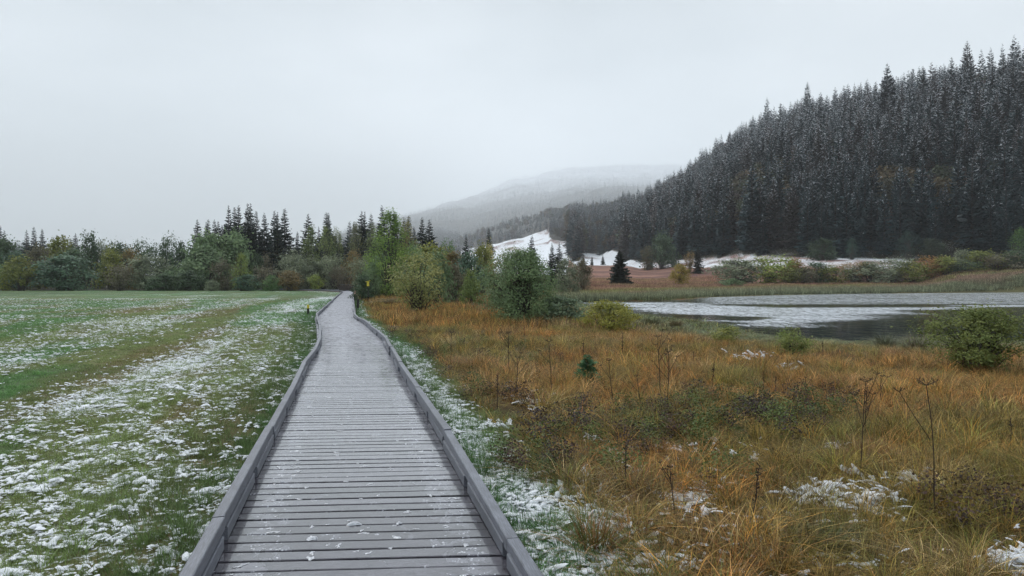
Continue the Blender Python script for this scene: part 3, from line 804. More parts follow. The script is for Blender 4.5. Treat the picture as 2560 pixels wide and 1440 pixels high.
def beam(nm, pts, w, h, mat, parent, twist=0.0):
    """squared timber that follows points (its middle line)"""
    pts = np.asarray(pts, float); mid = pts.mean(0); d = pts[-1] - pts[0]; az = math.atan2(-d[0], d[1])
    n = len(pts); V = []
    c_, s_ = math.cos(-az), math.sin(-az)
    loc = pts - mid; L = np.stack([loc[:, 0] * c_ - loc[:, 1] * s_, loc[:, 0] * s_ + loc[:, 1] * c_, loc[:, 2]], 1)
    b = 0.006
    prof = [(-w / 2 + b, -h / 2), (w / 2 - b, -h / 2), (w / 2, -h / 2 + b), (w / 2, h / 2 - b), (w / 2 - b, h / 2), (-w / 2 + b, h / 2), (-w / 2, h / 2 - b), (-w / 2, -h / 2 + b)]
    for p in L:
        for a_, e in prof: V.append((p[0] + a_, p[1], p[2] + e + a_ * twist))
    k = 8; Q = []
    for i in range(n - 1):
        for j in range(k):
            j2 = (j + 1) % k; Q.append((i * k + j, i * k + j2, (i + 1) * k + j2, (i + 1) * k + j))
    E = [tuple(range(k)), tuple(range((n - 1) * k, n * k))[::-1]]
    me = build_mesh(nm, V, [np.array(Q)[:, ::-1], np.array(E)], [mat])
    o = link(nm, me, parent, mid); o.rotation_euler = (0, 0, az); return o
far_rail = MB()
def offset_pt(s, off):
    x, y = walk(s); x2, y2 = walk(s + 0.25); d = np.array([x2 - x, y2 - y]); d /= np.linalg.norm(d)
    return np.array([x + d[1] * off, y - d[0] * off])
for side in (-1, 1):
    r = random.Random(5 + side); s = 5.0 + (0.9 if side < 0 else 0.2); jit = 0.0; jz = 0.0
    while s < ARC[-1] - 4:
        Ls = 3.05; j2, z2 = r.gauss(0, .024), r.gauss(0, .018)
        ss = np.linspace(s, s + Ls - 0.02, 5); pts = []
        for k, q in enumerate(ss):
            f = k / 4; p = offset_pt(q, side * (BW - 0.05) + jit * (1 - f) + j2 * f)
            pts.append((p[0], p[1], float(deck_z(p[1])) + 0.145 + jz * (1 - f) + z2 * f))
        pts = [tuple(np.array(pts[0]) * (1 - f_) + np.array(pts[-1]) * f_ + np.array([0, 0, r.gauss(0, .0015)])) for f_ in (0, .33, .66, 1)]
        rail = beam('kerb_rail', pts, 0.080, 0.088, M_RAIL, bwk, r.gauss(0, .02))
        for e in (0.07, Ls - 0.08):      # dark screw heads on the rail ends
            pass
        for k in range(2):               # lower kerb boards with drain gaps between them
            a, b = s + k * 1.525 + 0.09, s + (k + 1) * 1.525 - 0.09
            lp_ = []
            for q in np.linspace(a, b, 3):
                p = offset_pt(q, side * (BW - 0.052) + jit); lp_.append((p[0], p[1], float(deck_z(p[1])) + 0.050))
            if s < 62: beam('kerb_block', lp_, 0.088, 0.092, M_RAIL, bwk)
            else:
                P = np.array(lp_); c = P.mean(0); d = P[-1] - P[0]
                far_rail.box(c, (0.088, np.hypot(d[0], d[1]), 0.092), math.atan2(-d[0], d[1]))
        jit, jz = j2 + r.gauss(0, .008), z2 + r.gauss(0, .006); s += Ls
link('kerb_block', far_rail.mesh('kerb_block_far', [M_RAIL]), bwk, kind='stuff')
# stringers under the deck
for off in (-0.72, 0.0, 0.72):
    pts = []
    for q in np.linspace(4.6, 120, 60):
        p = offset_pt(q, off); pts.append((p[0], p[1], float(deck_z(p[1])) - 0.085))
    beam('stringer', pts, 0.10, 0.09, M_DARKWOOD, bwk)

# ------------------------------------------------------------------ trees: spruces standing behind the meadow
GREEN_D = (0.022, 0.035, 0.031)
KINDS = [spruce_pair(f'valley_spruce_{i}', 30 + i, M_NEEDLE, R=r_, nwh=w_, nbr=9, ntw=5, power=p_) for i, (r_, w_, p_) in enumerate([(4.4, 36, .92), (3.9, 38, .84), (4.8, 34, 1.0), (4.1, 36, .9)])]
DENSE = spruce_pair('dense_spruce', 55, M_NEEDLE, R=8.2, nwh=34, nbr=12, ntw=6, power=0.75, low=0.0)
def place_spruce(px, tip, D, kind, label, group=None, width=1.0, col=GREEN_D, cat='spruce', pair=None, needle=None):
    x = (px - 1280) / F * D; z0 = float(ground_z(np.array(x), np.array(D), False)); H = zz(tip, D) - z0
    cr, tr = pair or KINDS[kind % len(KINDS)]
    s = H / 20.0
    e = empty('spruce_tree', (x, D, z0), label, cat, group, random.random() * 6.28, (s * width, s * width, s))
    c = link('crown', cr, e); k = random.uniform(.8, 1.25); c.color = (col[0] * k, col[1] * k, col[2] * k, 1)
    t = link('trunk', tr, e)
    return e
GRP = 'dark spruces behind the meadow bushes'
tips_l = [(1, 562), (11, 574), (67, 572), (85, 565), (106, 570), (135, 591), (142, 585), (159, 585), (177, 594), (189, 581)]
for i, (px, t) in enumerate(tips_l):
    place_spruce(px, t, random.uniform(205, 235), i, f'{ordinal(i)} spruce from the meadow end nearest the cut-off hedge, above low willow bushes' if False else
                 f'{ordinal(i)} small dark spruce from the left above the hedge beside the meadow', GRP, 1.0 if i != 9 else 1.15)
tips_m = [(494, 546), (516, 552), (521, 546), (536, 546), (546, 551), (572, 510), (587, 515), (597, 510), (620, 506), (627, 505), (641, 525), (661, 529), (687, 524), (694, 527), (712, 519),
          (744, 577), (771, 532), (797, 564), (816, 528), (821, 529), (838, 582), (850, 575), (874, 552), (885, 552), (904, 525), (912, 526), (928, 532), (955, 510), (986, 526), (1010, 540), (1022, 536), (1035, 564)]
SPEC = {5: 'first very tall spruce from the left, rising over the pale round willows', 9: 'tallest right-hand spruce of the close twin tops above the willows', 14: 'tall pointed spruce with a wide skirt, last before the gap in the row',
        16: 'lone broad spruce standing in the gap between the dense clump and the birches', 27: 'tallest spruce directly behind the bright green birch', 15: 'short narrow spruce in the gap beside the tall skirted one'}
for i, (px, t) in enumerate(tips_m):
    w = {14: 1.25, 16: 1.25, 12: 1.1, 18: 1.15, 24: 1.15, 0: 1.2}.get(i, 1.0)
    place_spruce(px, t, random.uniform(168, 196), i + 1, SPEC.get(i, f'{ordinal(i)} tall dark spruce from the left in the row behind the round willows and birches'), GRP, w)
# a lower rank that fills the clump
fill = [(503, 590), (528, 585), (556, 560), (566, 555), (580, 560), (607, 560), (633, 570), (650, 575), (672, 575), (702, 580), (725, 600), (790, 600), (806, 590), (860, 595), (893, 585), (918, 590), (942, 590), (968, 575), (1000, 590)]
for i, (px, t) in enumerate(fill):
    place_spruce(px, t, random.uniform(188, 205), i + 2, f'{ordinal(i)} shorter spruce from the left filling between the tall spruces of the row', GRP, 1.1)
R2 = [(1055, 541, 150, 1.15, 'left of the dark spruce pair beyond the path bushes, before the mountain'), (1074, 546, 152, 1.2, 'right of the dark spruce pair beyond the path bushes, before the mountain'),
      (1165, 583, 118, .95, 'slim dark spruce alone against the snowy slope above autumn bushes'), (1222, 568, 118, 1.0, 'taller slim spruce before the snowy slope behind a yellowing bush'),
      (1330, 587, 125, 1.3, 'grey-green spruce on the snow slope behind the big round bush'), (1380, 605, 130, 1.0, 'small spruce against the snow beside a slightly bigger one'),
      (1398, 603, 131, 1.2, 'dark spruce with a wide foot before the snow, behind the round bush'), (1103, 610, 120, 1.2, 'squat dark spruce top peeping over the autumn bushes'),
      (1458, 632, 240, 1.1, 'little spruce on the lower snowy slope beside the forest edge'), (1480, 640, 330, 1.3, 'tiny spruce scattered on the snow patch, first of two'),
      (1507, 636, 340, 1.3, 'tiny spruce scattered on the snow patch, second of two'), (1745, 616, 235, 1.5, 'small blue-green spruce on the snowy bank below the forest')]
for i, (px, t, D, w, lab) in enumerate(R2):
    place_spruce(px, t, D, i, lab, None, w, (0.022, 0.036, 0.028))
place_spruce(1549, 626, 165, 0, 'broad dense dark spruce standing alone on the red-brown fen beyond the lake', None, 1.0, (0.016, 0.026, 0.016), pair=DENSE)

# ------------------------------------------------------------------ bushes and broadleaf trees
BK = {'dome': [bush_pair(f'dome_bush_{i}', 100 + i, prof='dome', ncl=80, nleaf=3200, leaf=0.048, spread=0.075, ratio=.85) for i in range(5)],
      'fan': [bush_pair(f'fan_bush_{i}', 120 + i, prof='fan', ncl=70, nleaf=2600, leaf=0.044, spread=0.075, ratio=1.0) for i in range(4)],
      'oval': [bush_pair(f'oval_tree_{i}', 140 + i, prof='oval', ncl=90, nleaf=3200, leaf=0.036, spread=0.06, zmin=.1, ratio=1.7) for i in range(3)],
      'cone': [bush_pair(f'cone_tree_{i}', 160 + i, prof='cone', ncl=110, nleaf=4200, leaf=0.030, spread=0.05, ratio=1.8) for i in range(2)]}
WIL = (0.125, 0.178, 0.090); BLU = (0.080, 0.128, 0.085); DRK = (0.060, 0.092, 0.050); OLI = (0.150, 0.165, 0.045); BRN = (0.120, 0.110, 0.072)
YEL = (0.40, 0.34, 0.07); YGR = (0.19, 0.235, 0.055); ORG = (0.24, 0.14, 0.05); GRY = (0.150, 0.172, 0.112); BGR = (0.095, 0.160, 0.06); OBR = (0.17, 0.13, 0.055)
bc = {}
def bush(px, w, top, D, col, kind, label, name='bush', cat='bush', group=None, pair=None, base_z=None):
    x = (px - 1280) / F * D; z0 = float(ground_z(np.array(x), np.array(D), False)) if base_z is None else base_z
    H = zz(top, D) - z0; W = w / F * D * 1.06
    i = bc.get(kind, 0); bc[kind] = i + 1
    f, st = pair or BK[kind][i % len(BK[kind])]
    e = empty(name, (x, D, z0 - 0.03), label, cat, group, random.random() * 6.28 if pair is None else 0.0, (W, W, H * 1.03))
    fo = link('foliage', f, e); k = random.uniform(.88, 1.12); k *= 1.55; fo.color = (col[0] * k, col[1] * k, col[2] * k, 1)
    link('stem' if cat == 'bush' else 'trunk', st, e)
    return e
HG = 'bushes along the far edge of the meadow'
hedge = [
 (50, 92, 648, 150, OLI, 'dome', 'round olive-yellow bush in front of the hedge near its outer end'),
 (160, 140, 643, 152, BLU, 'dome', 'broad blue-green willow bush at the meadow edge, widest of the front row'),
 (297, 72, 664, 150, BRN, 'fan', 'upright grey-brown bush between the broad willow and the pale grey willow'),
 (370, 104, 645, 156, GRY, 'dome', 'pale grey-green willow dome behind low dark bushes'),
 (406, 76, 688, 150, DRK, 'dome', 'low dark green bush below the pale grey willow'),
 (474, 76, 679, 151, DRK, 'dome', 'rounded dark green bush at the meadow edge below a minty willow'),
 (470, 96, 660, 157, WIL, 'dome', 'mint-green willow top above the rounded dark bush'),
 (562, 62, 652, 152, BRN, 'fan', 'grey-brown bush just beside the bright yellow-green young tree'),
 (617, 62, 688, 148, BLU, 'dome', 'low blue-green bush at the foot of the yellow-green young tree'),
 (530, 34, 703, 147, GRY, 'dome', 'tiny grey-green shrub at the grass line'),
 (662, 60, 668, 156, BRN, 'fan', 'purplish brown thin bush right after the yellow-green young tree'),
 (681, 46, 690, 148, BGR, 'dome', 'small fresh green bush before the brown thicket'),
 (728, 84, 645, 158, GRY, 'fan', 'tall olive-grey thicket bush below the yellow birches'),
 (722, 66, 680, 150, OBR, 'dome', 'low brown-orange tinted bush in front of the thicket'),
 (790, 42, 688, 147, YGR, 'fan', 'small feathery yellow-green bush near the end of the boardwalk'),
 (775, 80, 648, 160, GRY, 'fan', 'grey-olive bush behind the feathery yellow-green one'),
 (830, 66, 640, 158, GRY, 'fan', 'grey-green bush above the far end of the boardwalk'),
 (852, 50, 668, 152, BRN, 'fan', 'brown twiggy bush above the dark wooden screen'),
 (884, 62, 636, 158, OBR, 'dome', 'rust-tinted bush top below the spruces beyond the boardwalk'),
 (10, 80, 604, 176, DRK, 'dome', 'dark green tall bush at the outer end of the back row'),
 (98, 62, 622, 166, BRN, 'dome', 'dark brownish bush behind the olive-yellow one'),
 (45, 76, 634, 168, BLU, 'dome', 'bluish bush between the brownish bush and the hedge end'),
 (152, 84, 601, 176, OLI, 'dome', 'dull olive tall bush in the back row above the broad willow'),
 (222, 66, 594, 178, DRK, 'dome', 'dark green tall bush in the back row, highest of its stretch'),
 (182, 80, 628, 168, DRK, 'dome', 'shaded dark bush right above the broad blue-green willow'),
 (276, 72, 629, 162, OLI, 'dome', 'bright olive-green bush rising above the grey-brown one'),
 (326, 56, 629, 166, OBR, 'dome', 'rusty olive bush next to the bright olive-green one'),
 (256, 60, 608, 180, GRY, 'fan', 'loose grey-green back row bush against the sky'),
 (300, 80, 614, 182, DRK, 'dome', 'low dark back row bush where the skyline dips'),
 (352, 80, 608, 180, DRK, 'fan', 'dark ragged back row bush with twigs sticking into the sky'),
 (398, 66, 616, 176, DRK, 'fan', 'dark bush filling the dip beside the wispy tree'),
 (425, 56, 594, 174, DRK, 'fan', 'wispy dark tree with see-through top before the big willows'),
 (452, 60, 616, 172, DRK, 'dome', 'dark bush between the wispy tree and the big willows'),
 (522, 110, 591, 166, WIL, 'dome', 'big pale green round willow under the first tall spruces'),
 (588, 112, 590, 168, WIL, 'dome', 'big grey-green round willow under the tallest spruces'),
 (520, 130, 622, 160, WIL, 'dome', 'lower bulging part-shaded willow before the big pale ones'),
 (640, 60, 640, 170, DRK, 'dome', 'dark bush in the notch behind the yellow-green young tree'),
 (690, 74, 632, 172, BRN, 'fan', 'brown-grey bare-looking bush under the skirted spruce'),
 (740, 80, 630, 170, GRY, 'fan', 'grey brushwood bush below the left yellow birch'),
 (-70, 130, 610, 168, DRK, 'dome', 'dark hedge bush running out of the picture beside the meadow'),
 (-60, 120, 650, 152, WIL, 'dome', 'green front bush running out of the picture beside the meadow'),
]
for h in hedge: bush(*h, group=HG)
bush(604, 56, 637, 149, YGR, 'cone', 'bright yellow-green young tree alone in front of the dark hedge', 'young_tree', 'tree')
for px, w, top, D, col, lab in [(776, 46, 574, 164, (0.15, .19, .075), 'left of the two pale birches in front of the broad lone spruce'), (815, 50, 571, 166, (0.16, .20, .08), 'middle pale green birch below the twin spruce tops'),
        (842, 40, 577, 168, (0.155, .185, .075), 'right pale birch of the three beside the grey mountain foot'), (890, 44, 567, 164, (0.125, .135, .07), 'dull brownish birch in front of the spruce trio'),
        (930, 40, 563, 162, (0.12, .145, .07), 'thin dull green birch just beside the bright green one'), (1018, 52, 556, 128, (0.15, .145, .06), 'orange-tinged birch behind the bright green one'),
        (694, 28, 585, 172, (0.08, .10, .04), 'small dull green birch inside the dark spruce clump')]:
    bush(px, w, top, D, col, 'oval', lab, 'birch_tree', 'birch', 'birches among the spruces')
BIRCH = bush_pair('bright_birch', 201, prof='cone', ncl=150, nleaf=10000, leaf=0.027, spread=0.042, ratio=1.75)
bush(978, 128, 533, 86, (0.135, 0.205, 0.052), 'cone', 'tall bright green birch with a pointed crown beside the boardwalk', 'birch_tree', 'birch', None, BIRCH)
CG = 'bushes crowded between boardwalk and lake'
cluster = [
 (908, 60, 690, 72, DRK, 'dome', 'dense dark green bush hugging the boardwalk edge by the yellow sign'),
 (935, 60, 660, 84, WIL, 'dome', 'greyish green bush between boardwalk and bright birch'),
 (905, 70, 645, 100, GRY, 'fan', 'twiggy grey bush beyond the yellow sign'),
 (950, 80, 640, 96, WIL, 'dome', 'green willow bush at the foot of the bright birch'),
 (1092, 84, 640, 62, WIL, 'dome', 'smooth mid green willow just behind the yellow-leaved bush'),
 (1075, 110, 618, 104, OLI, 'dome', 'olive bush with orange leaves under the spruce pair'),
 (1035, 80, 622, 96, WIL, 'dome', 'pale green willow top between birch and spruce pair'),
 (1128, 90, 636, 92, OBR, 'dome', 'rust-brown and green bush in the middle of the thicket'),
 (1172, 80, 638, 80, BLU, 'dome', 'blue-green willow bush in the thicket before the snow slope'),
 (1178, 56, 682, 58, (.12, .155, .05), 'dome', 'small yellow-green bush at the foot of the thicket'),
 (1135, 66, 668, 66, BRN, 'dome', 'dark brown-green bush under the rusty one'),
 (1205, 70, 622, 106, OLI, 'dome', 'yellow-olive bush below the slim spruce on the snow'),
 (1217, 40, 612, 112, (.30, .28, .12), 'fan', 'pale yellow sparse little tree before the taller slim spruce'),
 (1120, 44, 606, 112, BGR, 'fan', 'loose green treetop against the grey mountain'),
 (1255, 60, 640, 98, OBR, 'fan', 'orange-brown bush between the thicket and the big round bush'),
 (1270, 90, 700, 52, GRY, 'fan', 'low grey twiggy scrub between the two big front bushes'),
 (1416, 64, 652, 100, GRY, 'dome', 'grey-green round bush on the fen just past the big round bush'),
 (1455, 50, 652, 116, BRN, 'dome', 'dark grey-brown bush touching the grey-green round one'),
 (960, 90, 745, 58, OBR, 'fan', 'low rusty scrub beside the boardwalk bend'),
]
for c in cluster: bush(*c, group=CG)
YB = bush_pair('yellow_bush', 211, prof='fan', ncl=120, nleaf=4300, leaf=0.028, spread=0.06, ratio=.9, hollow=.6)
bush(1045, 172, 640, 44, (0.20, 0.21, 0.080), 'fan', 'sparse yellow-leaved bush with bare dark stems beside the boardwalk', pair=YB)
RB = bush_pair('round_bush', 212, prof='dome', ncl=420, nleaf=21000, leaf=0.020, spread=0.055, ratio=.9, hollow=.45)
bush(1300, 200, 630, 35.5, (0.14, 0.20, 0.095), 'dome', 'big round green willow bush in the orange grass, largest before the lake', pair=RB)
LS = bush_pair('low_shrub', 213, prof='dome', ncl=60, nleaf=4200, leaf=0.045, spread=0.09, ratio=.6)
bush(1400, 130, 745, 36, (0.125, 0.165, 0.10), 'dome', 'low grey-green sprawling shrub at the foot of the big round bush', pair=LS)
bush(1522, 134, 754, 30, (0.23, 0.23, 0.05), 'dome', 'bright yellow bush at the lake shore', pair=bush_pair('shore_bush', 214, prof='dome', ncl=70, nleaf=5200, leaf=0.034, spread=0.07, ratio=.65))
bush(1985, 80, 822, 19.6, (0.15, 0.18, 0.055), 'fan', 'small upright green bush in the grass before the lake', pair=bush_pair('small_bush', 215, prof='fan', ncl=50, nleaf=2600, leaf=0.05, spread=0.09, ratio=1.0))
bush(1818, 66, 818, 25, (0.17, 0.18, 0.05), 'dome', 'low yellow-green tuft of a bush at the near shore', pair=bush_pair('tuft_bush', 216, prof='dome', ncl=40, nleaf=1800, leaf=0.06, spread=0.1, ratio=.7))
bush(2445, 235, 774, 17.0, (0.125, 0.15, 0.045), 'fan', 'large leafy willow shrub overlapping the dark water near the shore', pair=bush_pair('shore_willow', 217, prof='fan', ncl=150, nleaf=12500, leaf=0.028, spread=0.062, ratio=.75, asp=.3, hollow=.5))
bush(1700, 48, 664, 170, (0.21, 0.17, 0.035), 'dome', 'single round yellow bush on the red-brown fen')
bush(1828, 56, 698, 158, WIL, 'dome', 'low blue-green shrub at the end of the lakeside hedge')
LG = 'hedge bushes on the far side of the lake'
LAKEHEDGE = [(1838, 96, 655, 178, GRY, 'grey-green dome ending the far lakeside hedge'), (1925, 92, 645, 182, YGR, 'big yellow-green bush of the far hedge'), (1985, 50, 655, 184, ORG, 'orange bush beside the big yellow-green one'),
 (1968, 70, 672, 178, OLI, 'low olive bush below the orange one'), (2040, 72, 662, 182, DRK, 'dull green bush after the orange one'), (2085, 60, 668, 178, OLI, 'olive bush with yellow leaves mid hedge'), (2010, 46, 676, 176, BRN, 'brown twiggy bush in the hedge gap'),
 (2140, 66, 660, 182, OBR, 'orange-topped bush mid hedge'), (2175, 80, 662, 178, GRY, 'grey-olive bush after the orange-topped one'), (2230, 82, 650, 184, GRY, 'tall greyish bush under the pale snow strip end'), (2278, 60, 660, 180, OLI, 'green-olive bush beside the tall greyish one'),
 (2322, 56, 646, 182, ORG, 'orange-red small tree of the far hedge'), (2362, 70, 648, 180, OLI, 'olive bush right after the orange-red small tree'), (2405, 70, 655, 178, DRK, 'dark green bush in the deep part of the hedge'),
 (2450, 74, 634, 184, OLI, 'tall yellow-topped bush of the far hedge'), (2500, 80, 640, 182, BRN, 'brown-green bush next to the yellow-topped one'), (2500, 56, 690, 172, WIL, 'low minty bush at the reed line'), (2560, 80, 630, 180, DRK, 'dark bush at the foot of the pale larch'),
 (2405, 50, 634, 190, GRY, 'pale twiggy treetop behind the hedge'), (2640, 110, 640, 180, OLI, 'olive bush closing the far hedge'), (2720, 110, 640, 182, GRY, 'grey bush beyond the end of the far hedge')]
for i, (px, w, top, D, col, lab) in enumerate(LAKEHEDGE): bush(px, w * 1.35, top - 3, D, col, ('dome', 'fan')[i % 2], lab, group=LG)
bush(2548, 70, 576, 190, (0.085, 0.15, 0.05), 'cone', 'pale green larch with a pointed crown before the dark forest', 'larch_tree', 'larch')
FG = 'leafy trees at the foot of the hillside forest'
for px, w, top, D, col, k, lab in [(1655, 80, 590, 300, (0.055, .085, .05), 'dome', 'round dark green leafy tree at the forest foot above the snow bank'), (1620, 44, 618, 300, (0.09, .085, .05), 'fan', 'brownish bush leaning on the round leafy tree'),
      (2055, 70, 600, 240, (0.05, .075, .045), 'dome', 'muted green leafy tree in the forest edge'), (2130, 40, 596, 238, (0.04, .075, .055), 'cone', 'young blue-green conifer-like tree in the forest edge'), (2330, 60, 600, 228, (0.045, .06, .04), 'dome', 'dark leafy tree in the forest edge above the orange-red small tree'),
      (1725, 24, 630, 240, OBR, 'fan', 'small tawny bush beside the blue-green spruce on the bank'), (2270, 56, 580, 232, (0.035, .06, .05), 'oval', 'bluish young tree at the forest foot')]:
    bush(px, w, top, D, col, k, lab, 'leafy_tree', 'tree', FG)

# ------------------------------------------------------------------ hillside forest
def hill_points():
    P = []
    D = 215.0
    r = np.random.default_rng(21)
    while D < 2350:
        s = max(6.8, D * 0.0155); st = s * F / D
        px = np.arange(1150, 2760, st) + r.random() * st
        px = px + r.normal(size=len(px)) * st * .33; d = D + r.normal(size=len(px)) * s * .33
        P.append(np.stack([px, d], 1)); D += s * 0.95
    P = np.concatenate(P)
    bd, td = col_interp(HILL_BASE, P[:, 0], 0), col_interp(HILL_TOP, P[:, 0], 0)
    k = (P[:, 1] > bd) & (P[:, 1] < td * 1.10)
    return P[k], (P[:, 1] - bd)[k]
HP, HB = hill_points()
hx = (HP[:, 0] - 1280) / F * HP[:, 1]; hy = HP[:, 1]; hz = ground_z(hx, hy)
r = np.random.default_rng(5)
hH = r.uniform(15, 32, len(HP)) * (0.85 + 0.3 * N1.fbm(hx * .01, hy * .01, 2)); hH *= 1 - 0.30 * smooth(500, 1300, hy)
giant = r.random(len(HP)) < 0.03; hH[giant] *= 1.3
leafy = (N3.fbm(hx * 0.018, hy * 0.018, 3) + r.normal(size=len(HP)) * .06) > 0.60
leafy &= HB > 25
rank = (hH / hy) * np.where(HB < 45, 1.0, 0.8) * np.where((HP[:, 0] > 1400) & (HP[:, 0] < 2600) & ~leafy, 1, 0)
order = np.argsort(-rank)[:225]
solo = np.zeros(len(HP), bool); solo[order] = True
HKIND = [spruce_pair(f'hill_spruce_{i}', 70 + i, M_NEEDLE_S, R=r_, nwh=36, nbr=8, ntw=4, power=p_) for i, (r_, p_) in enumerate([(4.0, .80), (3.5, .72), (4.4, .88), (3.7, .78)])]
MN = ['grey-green hedge dome', 'big yellow-green hedge bush', 'orange hedge bush', 'low olive hedge bush', 'dull green hedge bush', 'yellow-leaved olive bush', 'brown bush in the hedge gap', 'orange-topped hedge bush', 'grey-olive hedge bush', 'tall greyish hedge bush', 'green-olive hedge bush', 'orange-red small tree', 'olive bush past the orange-red tree', 'dark green hedge bush', 'tall yellow-topped bush', 'brown-green hedge bush', 'low minty bush', 'bush at the larch foot', 'pale twiggy hedge top', 'olive bush closing the hedge', 'last grey hedge bush']
marks = [(l[0], m_) for l, m_ in zip(LAKEHEDGE, MN)] + [(1745, 'small blue-green spruce on the snowy bank'), (1655, 'round dark green leafy tree'), (1700, 'single round yellow bush'), (1549, 'broad dense lone spruce')]
groups = {}
for i in order:
    mk = min(marks, key=lambda m: abs(m[0] - HP[i, 0]))[1]
    rk = 'front' if HB[i] < 14 else ('second' if HB[i] < 30 else 'higher')
    groups.setdefault((mk, rk), []).append(i)
for (mk, rk), ii in groups.items():
    ii.sort(key=lambda i: HP[i, 0])
    for q, i in enumerate(ii):
        s_ = hH[i] / 20; wd = r.uniform(.85, 1.2)
        lab = f'{ordinal(q)} forest spruce of the {rk} rank above the {mk}' if len(ii) > 1 else f'forest spruce of the {rk} rank above the {mk}'
        e = empty('spruce_tree', (hx[i], hy[i], hz[i]), lab, 'spruce', 'spruces at the front of the hillside forest', r.random() * 6.28, (s_ * wd, s_ * wd, s_))
        cr, tr = HKIND[int(r.integers(4))]
        c = link('crown', cr, e); k = r.uniform(.6, 1.4); b_ = r.random()
        c.color = (0.024 * k, 0.046 * k, 0.050 * k, 1) if b_ > .15 else (0.052 * k, 0.044 * k, 0.040 * k, 1)
        link('trunk', tr, e)
FK = []
for i in range(5):
    V, T, t = spruce_mesh(300 + i, R=3.3 + .3 * i, nwh=24, nbr=8, ntw=4, power=.82)
    FK.append(build_mesh(f'forest_spruce_{i}', V, [T], [M_NEEDLE_I], {'leaf_tint': t, 'crown_height': V[:, 2] / 20}))
for i in range(3):
    V, Q, t, mb, S = bush_arrays(330 + i, 'dome', 60, 900, 0.10, 0.09)
    FK.append(build_mesh(f'forest_leafy_{i}', V * np.array([11, 11, 13.0]), [Q], [M_LEAF_I], {'leaf_tint': t}))
k = ~solo
n = int(k.sum())
ix = np.where(leafy[k], 5 + r.integers(0, 3, n), r.integers(0, 5, n))
sc_ = np.where(leafy[k], r.uniform(.7, 1.15, n), hH[k] / 20); wd = r.uniform(.85, 1.25, n)
tint = np.where(leafy[k][:, None], np.array([(.075, .07, .04), (.10, .075, .035), (.06, .075, .04), (.085, .06, .05)])[r.integers(0, 4, n)], np.array([(0.024, .046, .050)] * 5 + [(.052, .044, .040)])[r.integers(0, 6, n)]) * r.uniform(.55, 1.45, n)[:, None]
scatter('hillside_forest', FK, np.stack([hx[k], hy[k], hz[k] - .3], 1), np.stack([np.zeros(n), np.zeros(n), r.random(n) * 6.28], 1), np.stack([sc_ * wd, sc_ * wd, sc_], 1), ix, tint)
# far mountain forest and the woods behind the meadow
MK = []
for i in range(3):
    V, T, t = spruce_mesh(400 + i, R=3.2, nwh=12, nbr=5, ntw=2)
    MK.append(build_mesh(f'mountain_spruce_{i}', V, [T], [M_NEEDLE_I], {'leaf_tint': t, 'crown_height': V[:, 2] / 20}))
P = []; D = 1000.0
while D < 12500:
    s = max(14.0, D * 0.0062); st = s * F / D
    px = np.arange(760, 1860, st); px = px + r.normal(size=len(px)) * st * .35
    P.append(np.stack([px, D + r.normal(size=len(px)) * s * .35], 1)); D += s * 1.5
P = np.concatenate(P)
kk = np.where(P[:, 0] > 1150, P[:, 1] > col_interp(HILL_TOP, P[:, 0], 0) * 1.12, P[:, 1] > 1000) & (P[:, 1] < col_interp(MOUNT, P[:, 0], 0) * 1.06)
P = P[kk]
P2 = []; D = 240.0
while D < 2600:
    s = max(9.0, D * 0.009); st = s * F / D
    px = np.arange(-420, 1150, st); px = px + r.normal(size=len(px)) * st * .35
    P2.append(np.stack([px, D + r.normal(size=len(px)) * s * .35], 1)); D += s * 2.2
P2 = np.concatenate(P2); P2 = P2[((P2[:, 0] < 70) & (P2[:, 1] > 500)) | ((P2[:, 0] > 560) & (P2[:, 0] < 740) & (P2[:, 1] < 300))]
P = np.concatenate([P, P2])
mx_ = (P[:, 0] - 1280) / F * P[:, 1]; mz = ground_z(mx_, P[:, 1]); n = len(P)
s = r.uniform(.8, 1.6, n) * np.where(P[:, 1] > 1800, 1 + (P[:, 1] - 1800) / 7000, 1.0) * np.where((P[:, 1] < 300), .7, 1)
scatter('mountain_forest', MK, np.stack([mx_, P[:, 1], mz - .5], 1), np.stack([np.zeros(n), np.zeros(n), r.random(n) * 6.28], 1), np.stack([s, s, s], 1), r.integers(0, 3, n), mixc(np.array([(0.022, .036, .038)]), (0.70, 0.73, 0.78), smooth(150, 1500, mz)) * r.uniform(.7, 1.3, n)[:, None])  # crown tint whitened with height: haze painted over the frosted trees

# ------------------------------------------------------------------ fen grass
TALL = [grass_mesh(f'fen_grass_{i}', M_GRASS, blades(500 + i, 38, 0.50, 0.20, 0.45, 0.0085, 3, .8), blades(520 + i, 22, 0.34, 0.22, 0.8, 0.011, 3, .9)) for i in range(4)]
DROOP = [grass_mesh(f'tussock_{i}', M_GRASS, blades(540 + i, 70, 0.55, 0.11, 0.95, 0.008, 4, 1.0), blades(560 + i, 26, 0.5, 0.10, 0.35, 0.007, 3, .7)) for i in range(3)]
MAT = [grass_mesh(f'matted_grass_{i}', M_GRASS, blades(660 + i, 50, 0.26, 0.22, 1.9, 0.011, 3, .9)) for i in range(3)]
FINE = [grass_mesh(f'fine_grass_{i}', M_GRASS, blades(580 + i, 44, 0.34, 0.26, 0.6, 0.008, 3, .8)) for i in range(3)]
COARSE = [grass_mesh(f'coarse_grass_{i}', M_GRASS, blades(600 + i, 60, 0.62, 0.5, 0.35, 0.022, 2, .6)) for i in range(3)]
